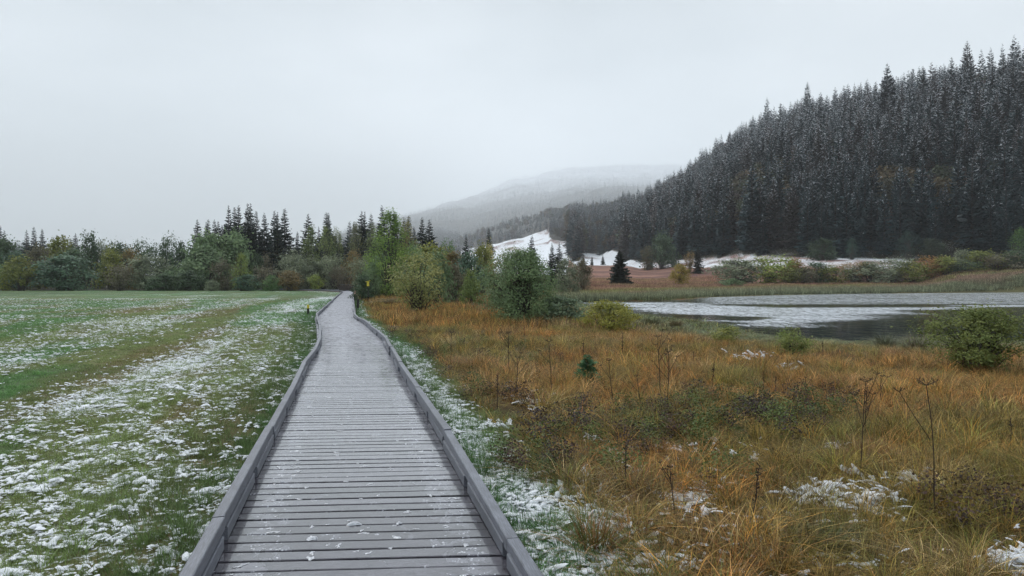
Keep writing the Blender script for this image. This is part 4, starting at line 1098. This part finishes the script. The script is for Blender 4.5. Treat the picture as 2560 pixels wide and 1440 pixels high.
def fen_tints(x, y, r):
    n = len(x); a = N2.fbm(x * .32, y * .32, 3); b = N3.fbm(x * .9 + 9, y * .9, 3); sd = lake_sd(x, y)
    org = np.array((0.58, 0.26, 0.06)); straw = np.array((0.49, 0.32, 0.125)); grn = np.array((0.17, 0.21, 0.05)); red = np.array((0.34, 0.145, 0.06)); pur = np.array((0.28, 0.17, 0.14)); gry = np.array((0.20, 0.25, 0.14))
    t = mixc(org, straw, 0.6 * smooth(.45, .65, a)); t = mixc(t, red, .55 * smooth(.5, .7, b)); t = mixc(t, grn, .75 * smooth(.46, .34, a + (b - .5) * .4))
    u, v = path_uv(x, y)
    t = mixc(t, pur, .7 * smooth(.4, .6, N1.fbm(x * .15 + 4, y * .25, 3)) * smooth(7, 11, u) * smooth(9, 12, y))
    t = mixc(t, gry, smooth(8, 3, sd + (a - .5) * 5))
    t = mixc(t, grn * .8, .6 * smooth(3.0, 1.6, u)); t = mixc(t, grn * .9, .55 * smooth(8.5, 4.5, y) * smooth(.35, .6, N4.fbm(x * .8, y * .8, 3)))
    t2 = mixc(grn, np.array((0.22, 0.13, 0.05)), r.random(n))
    pal = np.array([org, straw, grn * .75, red, np.array((.13, .08, .045)), red * 1.3, np.array((.58, .44, .24)), grn])
    w_ = r.random(n) * .75; t = mixc(t, pal[r.integers(0, 8, n)], w_ * smooth(1.5, 5, sd))
    k = r.uniform(.65, 1.65, n)[:, None]
    return t * k, t2 * k
def fen_field(dens, y0, y1, umin, seed, maxx=.82):
    r = np.random.default_rng(seed); X1 = y1 * maxx + 2; X0 = float(path_x(y1)) - 2
    n = int(dens * (y1 - y0) * (X1 - X0)); x = r.uniform(X0, X1, n); y = r.uniform(y0, y1, n)
    u, v = path_uv(x, y)
    k = (u > umin + (N4.fbm(x * .7, y * .7, 2) - .5) * .9) & (x < y * maxx + 2) & (lake_sd(x, y) > 0.25)
    return x[k], y[k], r
def fen_scatter(name, variants, x, y, r, s0, s1, tilt=.12, zoff=-.02):
    n = len(x); t, t2 = fen_tints(x, y, r); z = ground_z(x, y) + zoff
    s = r.uniform(s0, s1, n) * (1 - .25 * smooth(8, 4, y)) * (0.72 + .6 * N1.fbm(x * .6 + 3, y * .6, 3))
    short = 1 - .68 * smooth(9, 2, lake_sd(x, y)) * (y < 80)
    u, v = path_uv(x, y); short *= .55 + .45 * smooth(1.5, 3.0, u)
    return scatter(name, variants, np.stack([x, y, z], 1), np.stack([r.normal(size=n) * tilt, r.normal(size=n) * tilt, r.random(n) * 6.28], 1), np.stack([s, s, s * short * r.uniform(.8, 1.2, n)], 1), r.integers(0, len(variants), n), t, t2)
parts = [fen_field(44, 2.6, 8, 1.75, 31), fen_field(20, 8, 16, 1.85, 32), fen_field(10, 16, 30, 1.9, 33)]
x = np.concatenate([p[0] for p in parts]); y = np.concatenate([p[1] for p in parts])
fen_scatter('fen_grass', TALL + DROOP + FINE + MAT, x, y, parts[0][2], .62, 1.05)
parts = [fen_field(3.2, 30, 60, 2.0, 34), fen_field(1.4, 60, 130, 2.0, 35)]
x = np.concatenate([p[0] for p in parts]); y = np.concatenate([p[1] for p in parts])
k = (y < 75) | (path_uv(x, y)[0] < 60)
fen_scatter('distant_fen_grass', COARSE, x[k], y[k], parts[0][2], .6, 1.0)
# reeds and sedge beyond the lake
r = np.random.default_rng(36); n = 60000
px = r.uniform(1385, 2760, n); y = r.uniform(80, 250, n) ; x = (px - 1280) / F * y
sd = lake_sd(x, y); bdx = col_interp(HILL_BASE, px, 0)
k = (sd > 0.1) & (y > np.interp(px, [1385, 1430, 1440], [80, 80, 83])) & (y < np.minimum(bdx - 40, np.interp(px, [1385, 1800, 1830, 2760], [250, 250, 178, 178]))) & (sd < 75) & (r.random(n) < np.where(sd < 7, 1.0, .45)) & ((y > 100) | (sd > 0))
far_side = y > np.interp(px, [1440, 1640, 1760, 1950, 2300, 2560, 2800], [84, 88, 107, 126, 148, 160, 168])
k &= far_side; x, y, sd = x[k], y[k], sd[k]; n = len(x)
band = N2.fbm(x * .02, y * .11, 3); f = N1.fbm(x * .08, y * .15, 3)
t = mixc((.44, .25, .19), (.26, .125, .105), smooth(.42, .58, band)); t = mixc(t, (.42, .32, .17), .6 * smooth(.5, .65, f))
t = mixc(t, (.27, .30, .11), smooth(26, 14, sd + (band - .5) * 20)); t = mixc(t, (.36, .25, .19), smooth(14, 10, sd + (f - .5) * 8)); t = mixc(t, (.25, .28, .18), smooth(8, 4.5, sd + (f - .5) * 6))
s = r.uniform(1.0, 1.6, n); hs = np.where(sd < 6, 1.45, 1.0) * (.75 + .5 * f)
t = t * 1.3
scatter('reeds', COARSE, np.stack([x, y, ground_z(x, y) - .03], 1), np.stack([r.normal(size=n) * .08, r.normal(size=n) * .08, r.random(n) * 6.28], 1), np.stack([s, s, s * hs * r.uniform(.7, 1.2, n)], 1), r.integers(0, 3, n), t * r.uniform(.5, 1.35, n)[:, None], mixc(t, (.12, .12, .05), .5))

# dark leafy herbs among the grass
def herb(seed):
    V, Q, t, mb, S = bush_arrays(seed, 'fan', 26, 230, 0.075, 0.14, zmin=.15, ratio=1.0)
    return build_mesh('herb', V * .5, [Q], [M_LEAF_I], {'leaf_tint': t})
HERB = [herb(700 + i) for i in range(3)]
cl = [(1700, 1075, 60, 34), (1800, 1060, 90, 34), (1930, 1060, 70, 30), (2030, 1050, 40, 22), (1560, 1075, 60, 16), (1420, 1110, 70, 16), (1350, 1200, 60, 14), (1290, 900, 60, 12), (1080, 880, 40, 14), (1250, 880, 60, 10), (1150, 900, 40, 10), (1700, 1190, 100, 12), (2480, 1290, 40, 6), (1500, 1150, 60, 10), (1000, 850, 30, 10), (1240, 1010, 30, 8)]
hp = []
r = np.random.default_rng(37)
for px, py, sp, m in cl:
    for q in range(m):
        a, b = px + r.normal() * sp * 1.5, py + r.normal() * sp * .5
        X, Y = on_plane(a, max(b, 740), -.35); hp.append((X, Y))
hp = np.array(hp); n = len(hp)
s = r.uniform(.42, .85, n)
ht = np.array([(.085, .115, .040), (.12, .15, .045), (.085, .055, .042), (.06, .042, .042), (.13, .17, .05)])[r.integers(0, 5, n)]
low_ = hp[:, 1] < 9
scatter('leafy_herbs', HERB, np.stack([hp[:, 0], hp[:, 1], ground_z(hp[:, 0], hp[:, 1])], 1), np.stack([np.zeros(n), np.zeros(n), r.random(n) * 6.28], 1), np.stack([s, s, s], 1), r.integers(0, 3, n), ht)

# ------------------------------------------------------------------ meadow grass and lying snow
LAWN = [grass_mesh(f'lawn_{i}', M_LAWN, blades(620 + i, 40, 0.105, 0.10, 0.55, 0.0055, 2, .8)) for i in range(4)]
LTUFT = [grass_mesh(f'lawn_tuft_{i}', M_LAWN, blades(640 + i, 46, 0.16, 0.06, 0.6, 0.005, 3, .8)) for i in range(3)]
def lawn_pts(dens, y0, y1, seed, right=False):
    r = np.random.default_rng(seed); X0 = -y1 * .82 - 1; X1 = float(path_x(y0)) + 2.5
    n = int(dens * (y1 - y0) * (X1 - X0)); x = r.uniform(X0, X1, n); y = r.uniform(y0, y1, n); u, v = path_uv(x, y)
    k = (u < -.98) & (x > -y * .80 - 1)
    if right: k |= (u > 0.98) & (u < 2.1)
    return x[k], y[k]
LZ = [(85, 2.6, 7), (60, 7, 13), (30, 13, 24), (12, 24, 42), (4, 42, 75)]
pp = [lawn_pts(d, a, b, 50 + i, True) for i, (d, a, b) in enumerate(LZ)]
x = np.concatenate([p[0] for p in pp]); y = np.concatenate([p[1] for p in pp]); n = len(x); r = np.random.default_rng(38)
u, v = path_uv(x, y); sn_ = snow_density(x, y)
tn = N2.fbm(u * .5, v * .08, 3)
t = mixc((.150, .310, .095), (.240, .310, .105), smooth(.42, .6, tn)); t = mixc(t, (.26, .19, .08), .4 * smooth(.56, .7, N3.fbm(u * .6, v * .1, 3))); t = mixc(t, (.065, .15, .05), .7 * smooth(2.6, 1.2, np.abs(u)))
far_s = 1 + .9 * smooth(14, 40, v)
s = r.uniform(.75, 1.25, n) * far_s; hgt = 1.0 + .5 * smooth(3, 1.1, np.abs(u)) - .35 * smooth(12, 40, v)
tuft = r.random(n) < .16 * smooth(4.5, 1.2, np.abs(u)) + .04
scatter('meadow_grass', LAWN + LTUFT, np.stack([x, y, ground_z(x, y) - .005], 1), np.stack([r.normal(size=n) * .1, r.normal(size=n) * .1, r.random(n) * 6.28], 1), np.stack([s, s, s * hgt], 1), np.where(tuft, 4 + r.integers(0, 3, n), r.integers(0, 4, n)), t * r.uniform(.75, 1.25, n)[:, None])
BLOB = []
for i in range(8):
    V, Q, T = snow_blob(800 + i); BLOB.append(build_mesh(f'snow_lump_{i}', V, [Q, T], [M_SNOW], None, True))
SZ = [(1300, 2.6, 7), (850, 7, 13), (560, 13, 22), (260, 22, 40), (70, 40, 80)]
pp = [lawn_pts(d, a, b, 60 + i, True) for i, (d, a, b) in enumerate(SZ)]
x = np.concatenate([p[0] for p in pp]); y = np.concatenate([p[1] for p in pp])
fine = N4.fbm(x * 6.5, y * 6.5, 3); dens = snow_density(x, y)
k = fine < .31 + dens * .38; k &= rng.random(len(x)) < dens * 0.80
x, y = x[k], y[k]; n = len(x); r = np.random.default_rng(39)
s = r.lognormal(-4.2, .55, n) * (1 + .55 * smooth(14, 50, y)); s = np.clip(s, .008, .06)
el = r.uniform(.75, 1.3, n)
scatter('meadow_snow', BLOB, np.stack([x, y, ground_z(x, y) + r.uniform(.012, .05, n)], 1), np.stack([r.normal(size=n) * .15, r.normal(size=n) * .15, r.random(n) * 6.28], 1), np.stack([s * el, s / el, s * r.uniform(.4, .9, n)], 1), r.integers(0, 8, n))
# snow caught in the fen grass
sp = []
r = np.random.default_rng(40)
for px, py, sx, sy, m in [(a_, b_, c_, d_, int(e_ * 3.2)) for a_, b_, c_, d_, e_ in [(2150, 1235, 60, 22, 60), (2060, 1225, 50, 18, 40), (1740, 1225, 34, 22, 34), (1690, 1245, 26, 14, 18), (2530, 1385, 30, 24, 40), (1500, 1340, 60, 30, 34), (1340, 1010, 20, 10, 12), (1310, 985, 34, 10, 16), (1290, 945, 14, 6, 7), (1520, 1200, 50, 30, 26), (1620, 1130, 70, 14, 20), (1240, 1065, 24, 8, 10),
                          (1420, 1290, 60, 40, 44), (1460, 1400, 60, 34, 40), (2260, 1190, 30, 10, 12), (2360, 1200, 14, 8, 6), (1480, 1095, 12, 6, 5), (2100, 1105, 14, 6, 5), (1880, 880, 30, 5, 14), (1960, 905, 24, 4, 8), (1330, 1240, 40, 30, 30), (1800, 1330, 200, 60, 24), (2100, 1400, 200, 30, 16), (1600, 1420, 120, 20, 20), (1720, 1120, 120, 20, 14), (2000, 1190, 160, 14, 10)]]:
    for q in range(m):
        a, b = px + r.normal() * sx, py + r.normal() * sy; X, Y = on_plane(a, b, -.25)
        if path_uv(X, Y)[0] > 1.15: sp.append((X, Y, -.28 + r.uniform(-.08, .04) if Y < 12 else -.34))
sp = np.array(sp); n = len(sp); s = np.clip(r.lognormal(-3.75, .5, n), .01, .07) * np.interp(sp[:, 1], [4, 20], [1, 1.6]); el = r.uniform(.6, 1.6, n)
gz = ground_z(sp[:, 0], sp[:, 1]); sp[:, 2] = np.maximum(sp[:, 2], gz + .03)
scatter('fen_snow', BLOB, sp, np.stack([r.normal(size=n) * .35, r.normal(size=n) * .35, r.random(n) * 6.28], 1), np.stack([s * el, s / el, s * r.uniform(.35, .8, n)], 1), r.integers(0, 8, n))

# ------------------------------------------------------------------ slush on the deck
def lump(nm, px, py, size, label):
    X, Y = on_plane(px, py, 0.0); V, Q, T = snow_blob(900 + px, 13)
    o = link(nm, build_mesh(nm, V * np.array([size, size * .8, size * .75]), [Q, T], [M_SLUSH], None, True), None, (X, Y, float(deck_z(Y)) + .006))
    o.rotation_euler = (0, 0, px * .1); tag(o, label, 'slush', 'slush lumps on the deck'); return o
lump('slush_lump', 778, 1350, .036, 'glassy slush lump on the deck, nearest of the larger ones')
lump('slush_lump', 886, 1313, .042, 'white-topped slush lump on the deck beyond the nearest glassy one')
lump('slush_lump', 996, 1312, .022, 'small flat slush lump beside the white-topped one')
lump('slush_lump', 704, 1207, .018, 'little slush lump near the inner side of the kerb with the drain gap')
r = np.random.default_rng(41); q = []
for i in range(420):
    v = r.uniform(3.3, 16) ; y = v; w = r.normal() * .36 if r.random() < .55 else r.choice([-1, 1]) * r.uniform(.55, .8)
    if abs(w) < .82: q.append((float(path_x(y)) + w, y, float(deck_z(y)) + .002))
q = np.array(q); n = len(q); s = np.clip(r.lognormal(-4.5, .45, n), .005, .022)
SL = []
for i in range(4):
    V, Q, T = snow_blob(950 + i, 9); SL.append(build_mesh(f'slush_bit_{i}', V, [Q, T], [M_SLUSH], None, True))
scatter('deck_slush', SL, q, np.stack([np.zeros(n), np.zeros(n), r.random(n) * 6.28], 1), np.stack([s * r.uniform(.8, 2, n), s, s * .35], 1), r.integers(0, 4, n))

# ------------------------------------------------------------------ dead stalks, sapling
def stalk(px, py, top, label, kind='umbel', lean=0.0, z=-.32, seed=0, tw=1.0):
    X, Y = on_plane(px, py, z); H = (py - top) / F * Y; r = np.random.default_rng(seed + px)
    e = empty('dry_stalk', (X, Y, float(ground_z(np.array(X), np.array(Y)))), label, 'dry stalk', 'dead stalks in the fen grass')
    st, um = MB(), MB(); lx = lean / F * Y
    pts = [(lx * t + r.normal() * .006, r.normal() * .006, -.05 + (H + .05) * t) for t in np.linspace(0, 1, 5)]
    q = .0040 * tw + .00016 * Y
    st.tube(pts, np.linspace(q * 1.3, q * .7, 5), 4)
    def head(p, R, m):
        for i in range(m):
            a = i * 6.283 / m + r.random(); t = np.array(p) + np.array([R * math.cos(a), R * math.sin(a), R * r.uniform(.3, .75)])
            um.tube([p, np.array(p) * .5 + t * .5 + np.array([0, 0, -R * .08]), t], q * .45, 3, False)
            for j in range(5):
                b = t + r.normal(size=3) * R * .2; um.tube([t, b + np.array([0, 0, R * .1])], q * .35, 3)
    if kind in ('umbel', 'branch'):
        head(pts[-1], H * (.062 if kind == 'umbel' else .05), 8)
        for b in range(1 if kind == 'umbel' else 4):
            t0 = r.uniform(.55, .85) if kind == 'branch' else .62; p0 = np.array(pts[0]) * (1 - t0) + np.array(pts[-1]) * t0; a = r.random() * 6.28 if kind == 'branch' else math.pi * .97
            p1 = p0 + np.array([math.cos(a) * H * .22, math.sin(a) * H * .1, H * r.uniform(.22, .36)]); st.tube([p0, p0 * .45 + p1 * .55 + np.array([0, 0, -.01]), p1], [q * .8, q * .65, q * .5], 3)
            head(p1, H * .032, 5)
    else:
        for b in range(16):
            t0 = r.uniform(.45, 1.0); p0 = np.array(pts[0]) * (1 - t0) + np.array(pts[-1]) * t0; a = r.random() * 6.28; p1 = p0 + np.array([math.cos(a) * .05, math.sin(a) * .05, r.uniform(.01, .06)]) * H
            um.tube([p0, p1], [q * .8, q * 1.0], 3)
    link('stem', st.mesh('stem', [M_STALK]), e); link('seed_head', um.mesh('seed_head', [M_STALK]), e)
S = [(2345, 1292, 945, 'tallest dry umbel stalk with a bent side branch, nearest on the lake side', 'umbel', -22), (2150, 1205, 945, 'tall dry stalk with a ragged head beside the tallest umbel', 'branch', 14), (2165, 1100, 962, 'thin dry stalk just behind the ragged one', 'spike', 4),
     (1655, 1000, 842, 'dry stalk forking into several umbels like a candelabra', 'branch', -10), (1668, 1055, 885, 'dark forked stalk in front of the candelabra stalk', 'branch', 4), (1605, 1032, 935, 'short single umbel stalk before the candelabra stalk', 'umbel', -12),
     (1380, 990, 855, 'tall dark umbel stalk halfway between boardwalk and sapling', 'umbel', -8), (1272, 950, 838, 'dry stalk with feathery top near the boardwalk, behind snow patch', 'branch', 0), (1128, 925, 840, 'dark dry stalk nearest the boardwalk rail', 'umbel', 0), (1292, 1010, 905, 'bushy-headed dry stalk beside the snow patch', 'branch', 2),
     (1244, 1035, 950, 'dark stub of a stalk near the kerb strip', 'spike', 0), (1533, 1010, 900, 'bent dry stalk beside the spruce sapling', 'umbel', -10), (1556, 900, 834, 'dark spike stalk behind the sapling toward the lake', 'spike', 0), (1340, 945, 905, 'short spike stalk near the small green tuft', 'spike', 0),
     (1160, 880, 848, 'small brown spike stalk beside the kerb strip', 'spike', 0), (1908, 985, 925, 'dark dock stalk on the orange slope', 'spike', 2), (1940, 980, 940, 'second dark dock stalk on the orange slope', 'spike', 0), (2012, 1010, 945, 'thin greyish stalk before the herb patch', 'branch', 4), (2058, 890, 845, 'dry brown spike at the near shore', 'spike', 0),
     (1458, 905, 850, 'dry spike near the yellow shore bush', 'spike', 0), (1780, 980, 900, 'slender stalk in the bright orange grass', 'spike', 6), (1735, 905, 875, 'little dark spike toward the shore', 'spike', 0), (2200, 1010, 940, 'thin red stalk behind the tall pair', 'umbel', 6), (2530, 1130, 1040, 'dark stalk low in the grass below the willow shrub', 'spike', 0),
     (1880, 1330, 1180, 'near dark wiry stalk in front of the snow patch', 'spike', 18), (1690, 1330, 1200, 'near dark stalk with drooping leaves', 'branch', -14), (1560, 1260, 1120, 'brown stalk in the rough grass beyond the kerb strip', 'spike', 8), (1310, 860, 815, 'pale stalk at the foot of the big round bush', 'spike', 0)]
for i, (px, py, top, lab, kd, ln) in enumerate(S): stalk(px, py, top, lab, kd, ln, seed=i, tw=1.2 if i == 0 else 1.0)

V, T, t = spruce_mesh(77, H=1.0, R=.42, nwh=14, nbr=9, ntw=9, power=.7, low=0.06)
X, Y = on_plane(1468, 968, -.36)
sap = empty('spruce_sapling', (X, Y, float(ground_z(np.array(X), np.array(Y)))), 'small fresh green spruce sapling alone in the orange grass', 'sapling', None, 0.4, (.86, .86, .66))
c = link('crown', build_mesh('sapling_crown', V, [T], [M_NEEDLE], {'leaf_tint': t}), sap); c.color = (.075, .175, .075, 1)
mb = MB(); mb.tube([(0, 0, -.05), (0, 0, .5), (0, 0, .97)], [.02, .013, .003], 5); link('trunk', mb.mesh('sapling_trunk', [M_BARK]), sap)

# single large tussocks of sedge
def tussock(px, py, w, h, label, t, t2, seed, z=-.33):
    X, Y = on_plane(px, py, z); W = w / F * Y; H = h / F * Y
    p = blades(seed, 260, H, W * .28, 0.85, .007 + .0003 * Y, 4, 1.0); q = blades(seed + 1, 110, H * 1.05, W * .2, 0.35, .007 + .0003 * Y, 3, .7)
    m, nt, out = new_mat('sedge_blade'); g = NG(nt); bl = g.attr('blade').outputs['Fac']
    cc = g.mix(g.mapr(bl, .45, .7), t, t2); k = g.math('ADD', .6, g.math('MULTIPLY', g.math('FRACT', g.math('MULTIPLY', bl, 7.31)), .8)); cc = g.mix(1.0, cc, k, 'MULTIPLY'); g.bsdf(cc, .6, out)
    o = link('sedge_tussock', grass_mesh('sedge_tussock', m, p, q), None, (X, Y, float(ground_z(np.array(X), np.array(Y))) - .02)); tag(o, label, 'tussock', 'large sedge tussocks')
tussock(1490, 1415, 190, 130, 'orange-green sedge tussock nearest the boardwalk kerb', (.26, .12, .03), (.10, .13, .03), 41)
tussock(1640, 1150, 130, 80, 'rust-orange tussock with combed-over blades', (.32, .14, .04), (.24, .11, .03), 42)
tussock(2060, 1390, 200, 120, 'dark green sedge tussock in the nearest grass', (.09, .11, .03), (.16, .11, .03), 43)
tussock(2170, 1150, 130, 90, 'straw-coloured tussock behind the largest snow patch', (.36, .20, .08), (.26, .13, .04), 44)
tussock(2215, 865, 80, 50, 'grey-green drooping tussock at the water, smaller of two', (.16, .17, .11), (.12, .14, .07), 45, -.5)
tussock(2300, 872, 120, 62, 'wide grey-green drooping tussock at the water beside the willow shrub', (.15, .16, .09), (.20, .16, .11), 46, -.5)
tussock(1628, 812, 70, 30, 'green tussock at the waterline beside the yellow shore bush', (.10, .13, .05), (.16, .15, .06), 47, -.55)
tussock(1690, 815, 50, 24, 'brownish tussock at the waterline past the green one', (.20, .13, .05), (.13, .13, .05), 48, -.55)
tussock(2000, 742, 60, 20, 'dark brown sedge hummock in the reeds across the lake', (.13, .10, .06), (.09, .09, .05), 49, -.5)

# ------------------------------------------------------------------ posts and signs
X, Y = on_plane(770, 791, -.2)
post = empty('marker_post', (X, Y, -.22), 'short dark marker post with a yellow top beside the boardwalk', 'post')
mb = MB(); mb.tube([(0, 0, -.1), (0, 0, .48)], [.06, .06], 10); link('post', mb.mesh('post', [M_POST]), post)
mb = MB(); mb.tube([(0, 0, .48), (0, 0, .65), (0, 0, .68), (0, 0, .69)], [.068, .068, .05, .01], 10); link('cap', mb.mesh('cap', [M_YELLOW]), post)
D = 64.0; X = (920 - 1280) / F * D
sg = empty('trail_sign', (X, D, -.3), 'yellow trail sign on a dark post in the bush beside the boardwalk', 'sign')
zt_ = zz(703, D) + .3
mb = MB(); mb.tube([(0, 0, -.1), (0, 0, zt_ - .45)], [.04, .04], 8); link('post', mb.mesh('post', [M_POST]), sg)
mb = MB(); mb.box((0, 0, zt_ - .24), (.21, .10, .44)); link('panel', mb.mesh('panel', [M_YELLOW]), sg)
mb = MB(); mb.box((-.02, 0, 0), (.46, .2, .035)); o = link('roof_plate', mb.mesh('roof_plate', [M_YELLOW]), sg, (0, 0, zt_)); o.rotation_euler = (0, math.radians(-14), 0)
D = 132.0; X = (866 - 1280) / F * D; zb = float(ground_z(np.array(X), np.array(D), False))
scn = empty('wooden_screen', (X, D, zb), 'dark brown wooden screen closing the view at the far end of the boardwalk', 'wooden screen')
for px in (-1.3, 1.3):
    mb = MB(); mb.box((px, 0, .65), (.14, .14, 1.5)); link('post', mb.mesh('post', [M_DARKWOOD]), scn)
for k in range(5):
    mb = MB(); mb.box((0, -.1, .22 + k * .23), (2.8, .04, .20)); link('board', mb.mesh('board', [M_DARKWOOD]), scn)
mb = MB(); mb.box((0, -.02, 1.43), (3.0, .24, .06)); link('top_rail', mb.mesh('top_rail', [M_RAIL]), scn)
X, Y = on_plane(886, 757, -.2); Y = 50; X = float(path_x(Y)) + 1.25
sp_ = empty('stub_post', (X, Y, -.3), 'dark stub post just outside the boardwalk rail', 'post')
mb = MB(); mb.box((0, 0, .35), (.16, .16, .8)); link('post', mb.mesh('post', [M_POST]), sp_)
mb = MB(); mb.box((0, 0, .77), (.26, .2, .05)); link('cap', mb.mesh('cap', [M_DARKWOOD]), sp_)
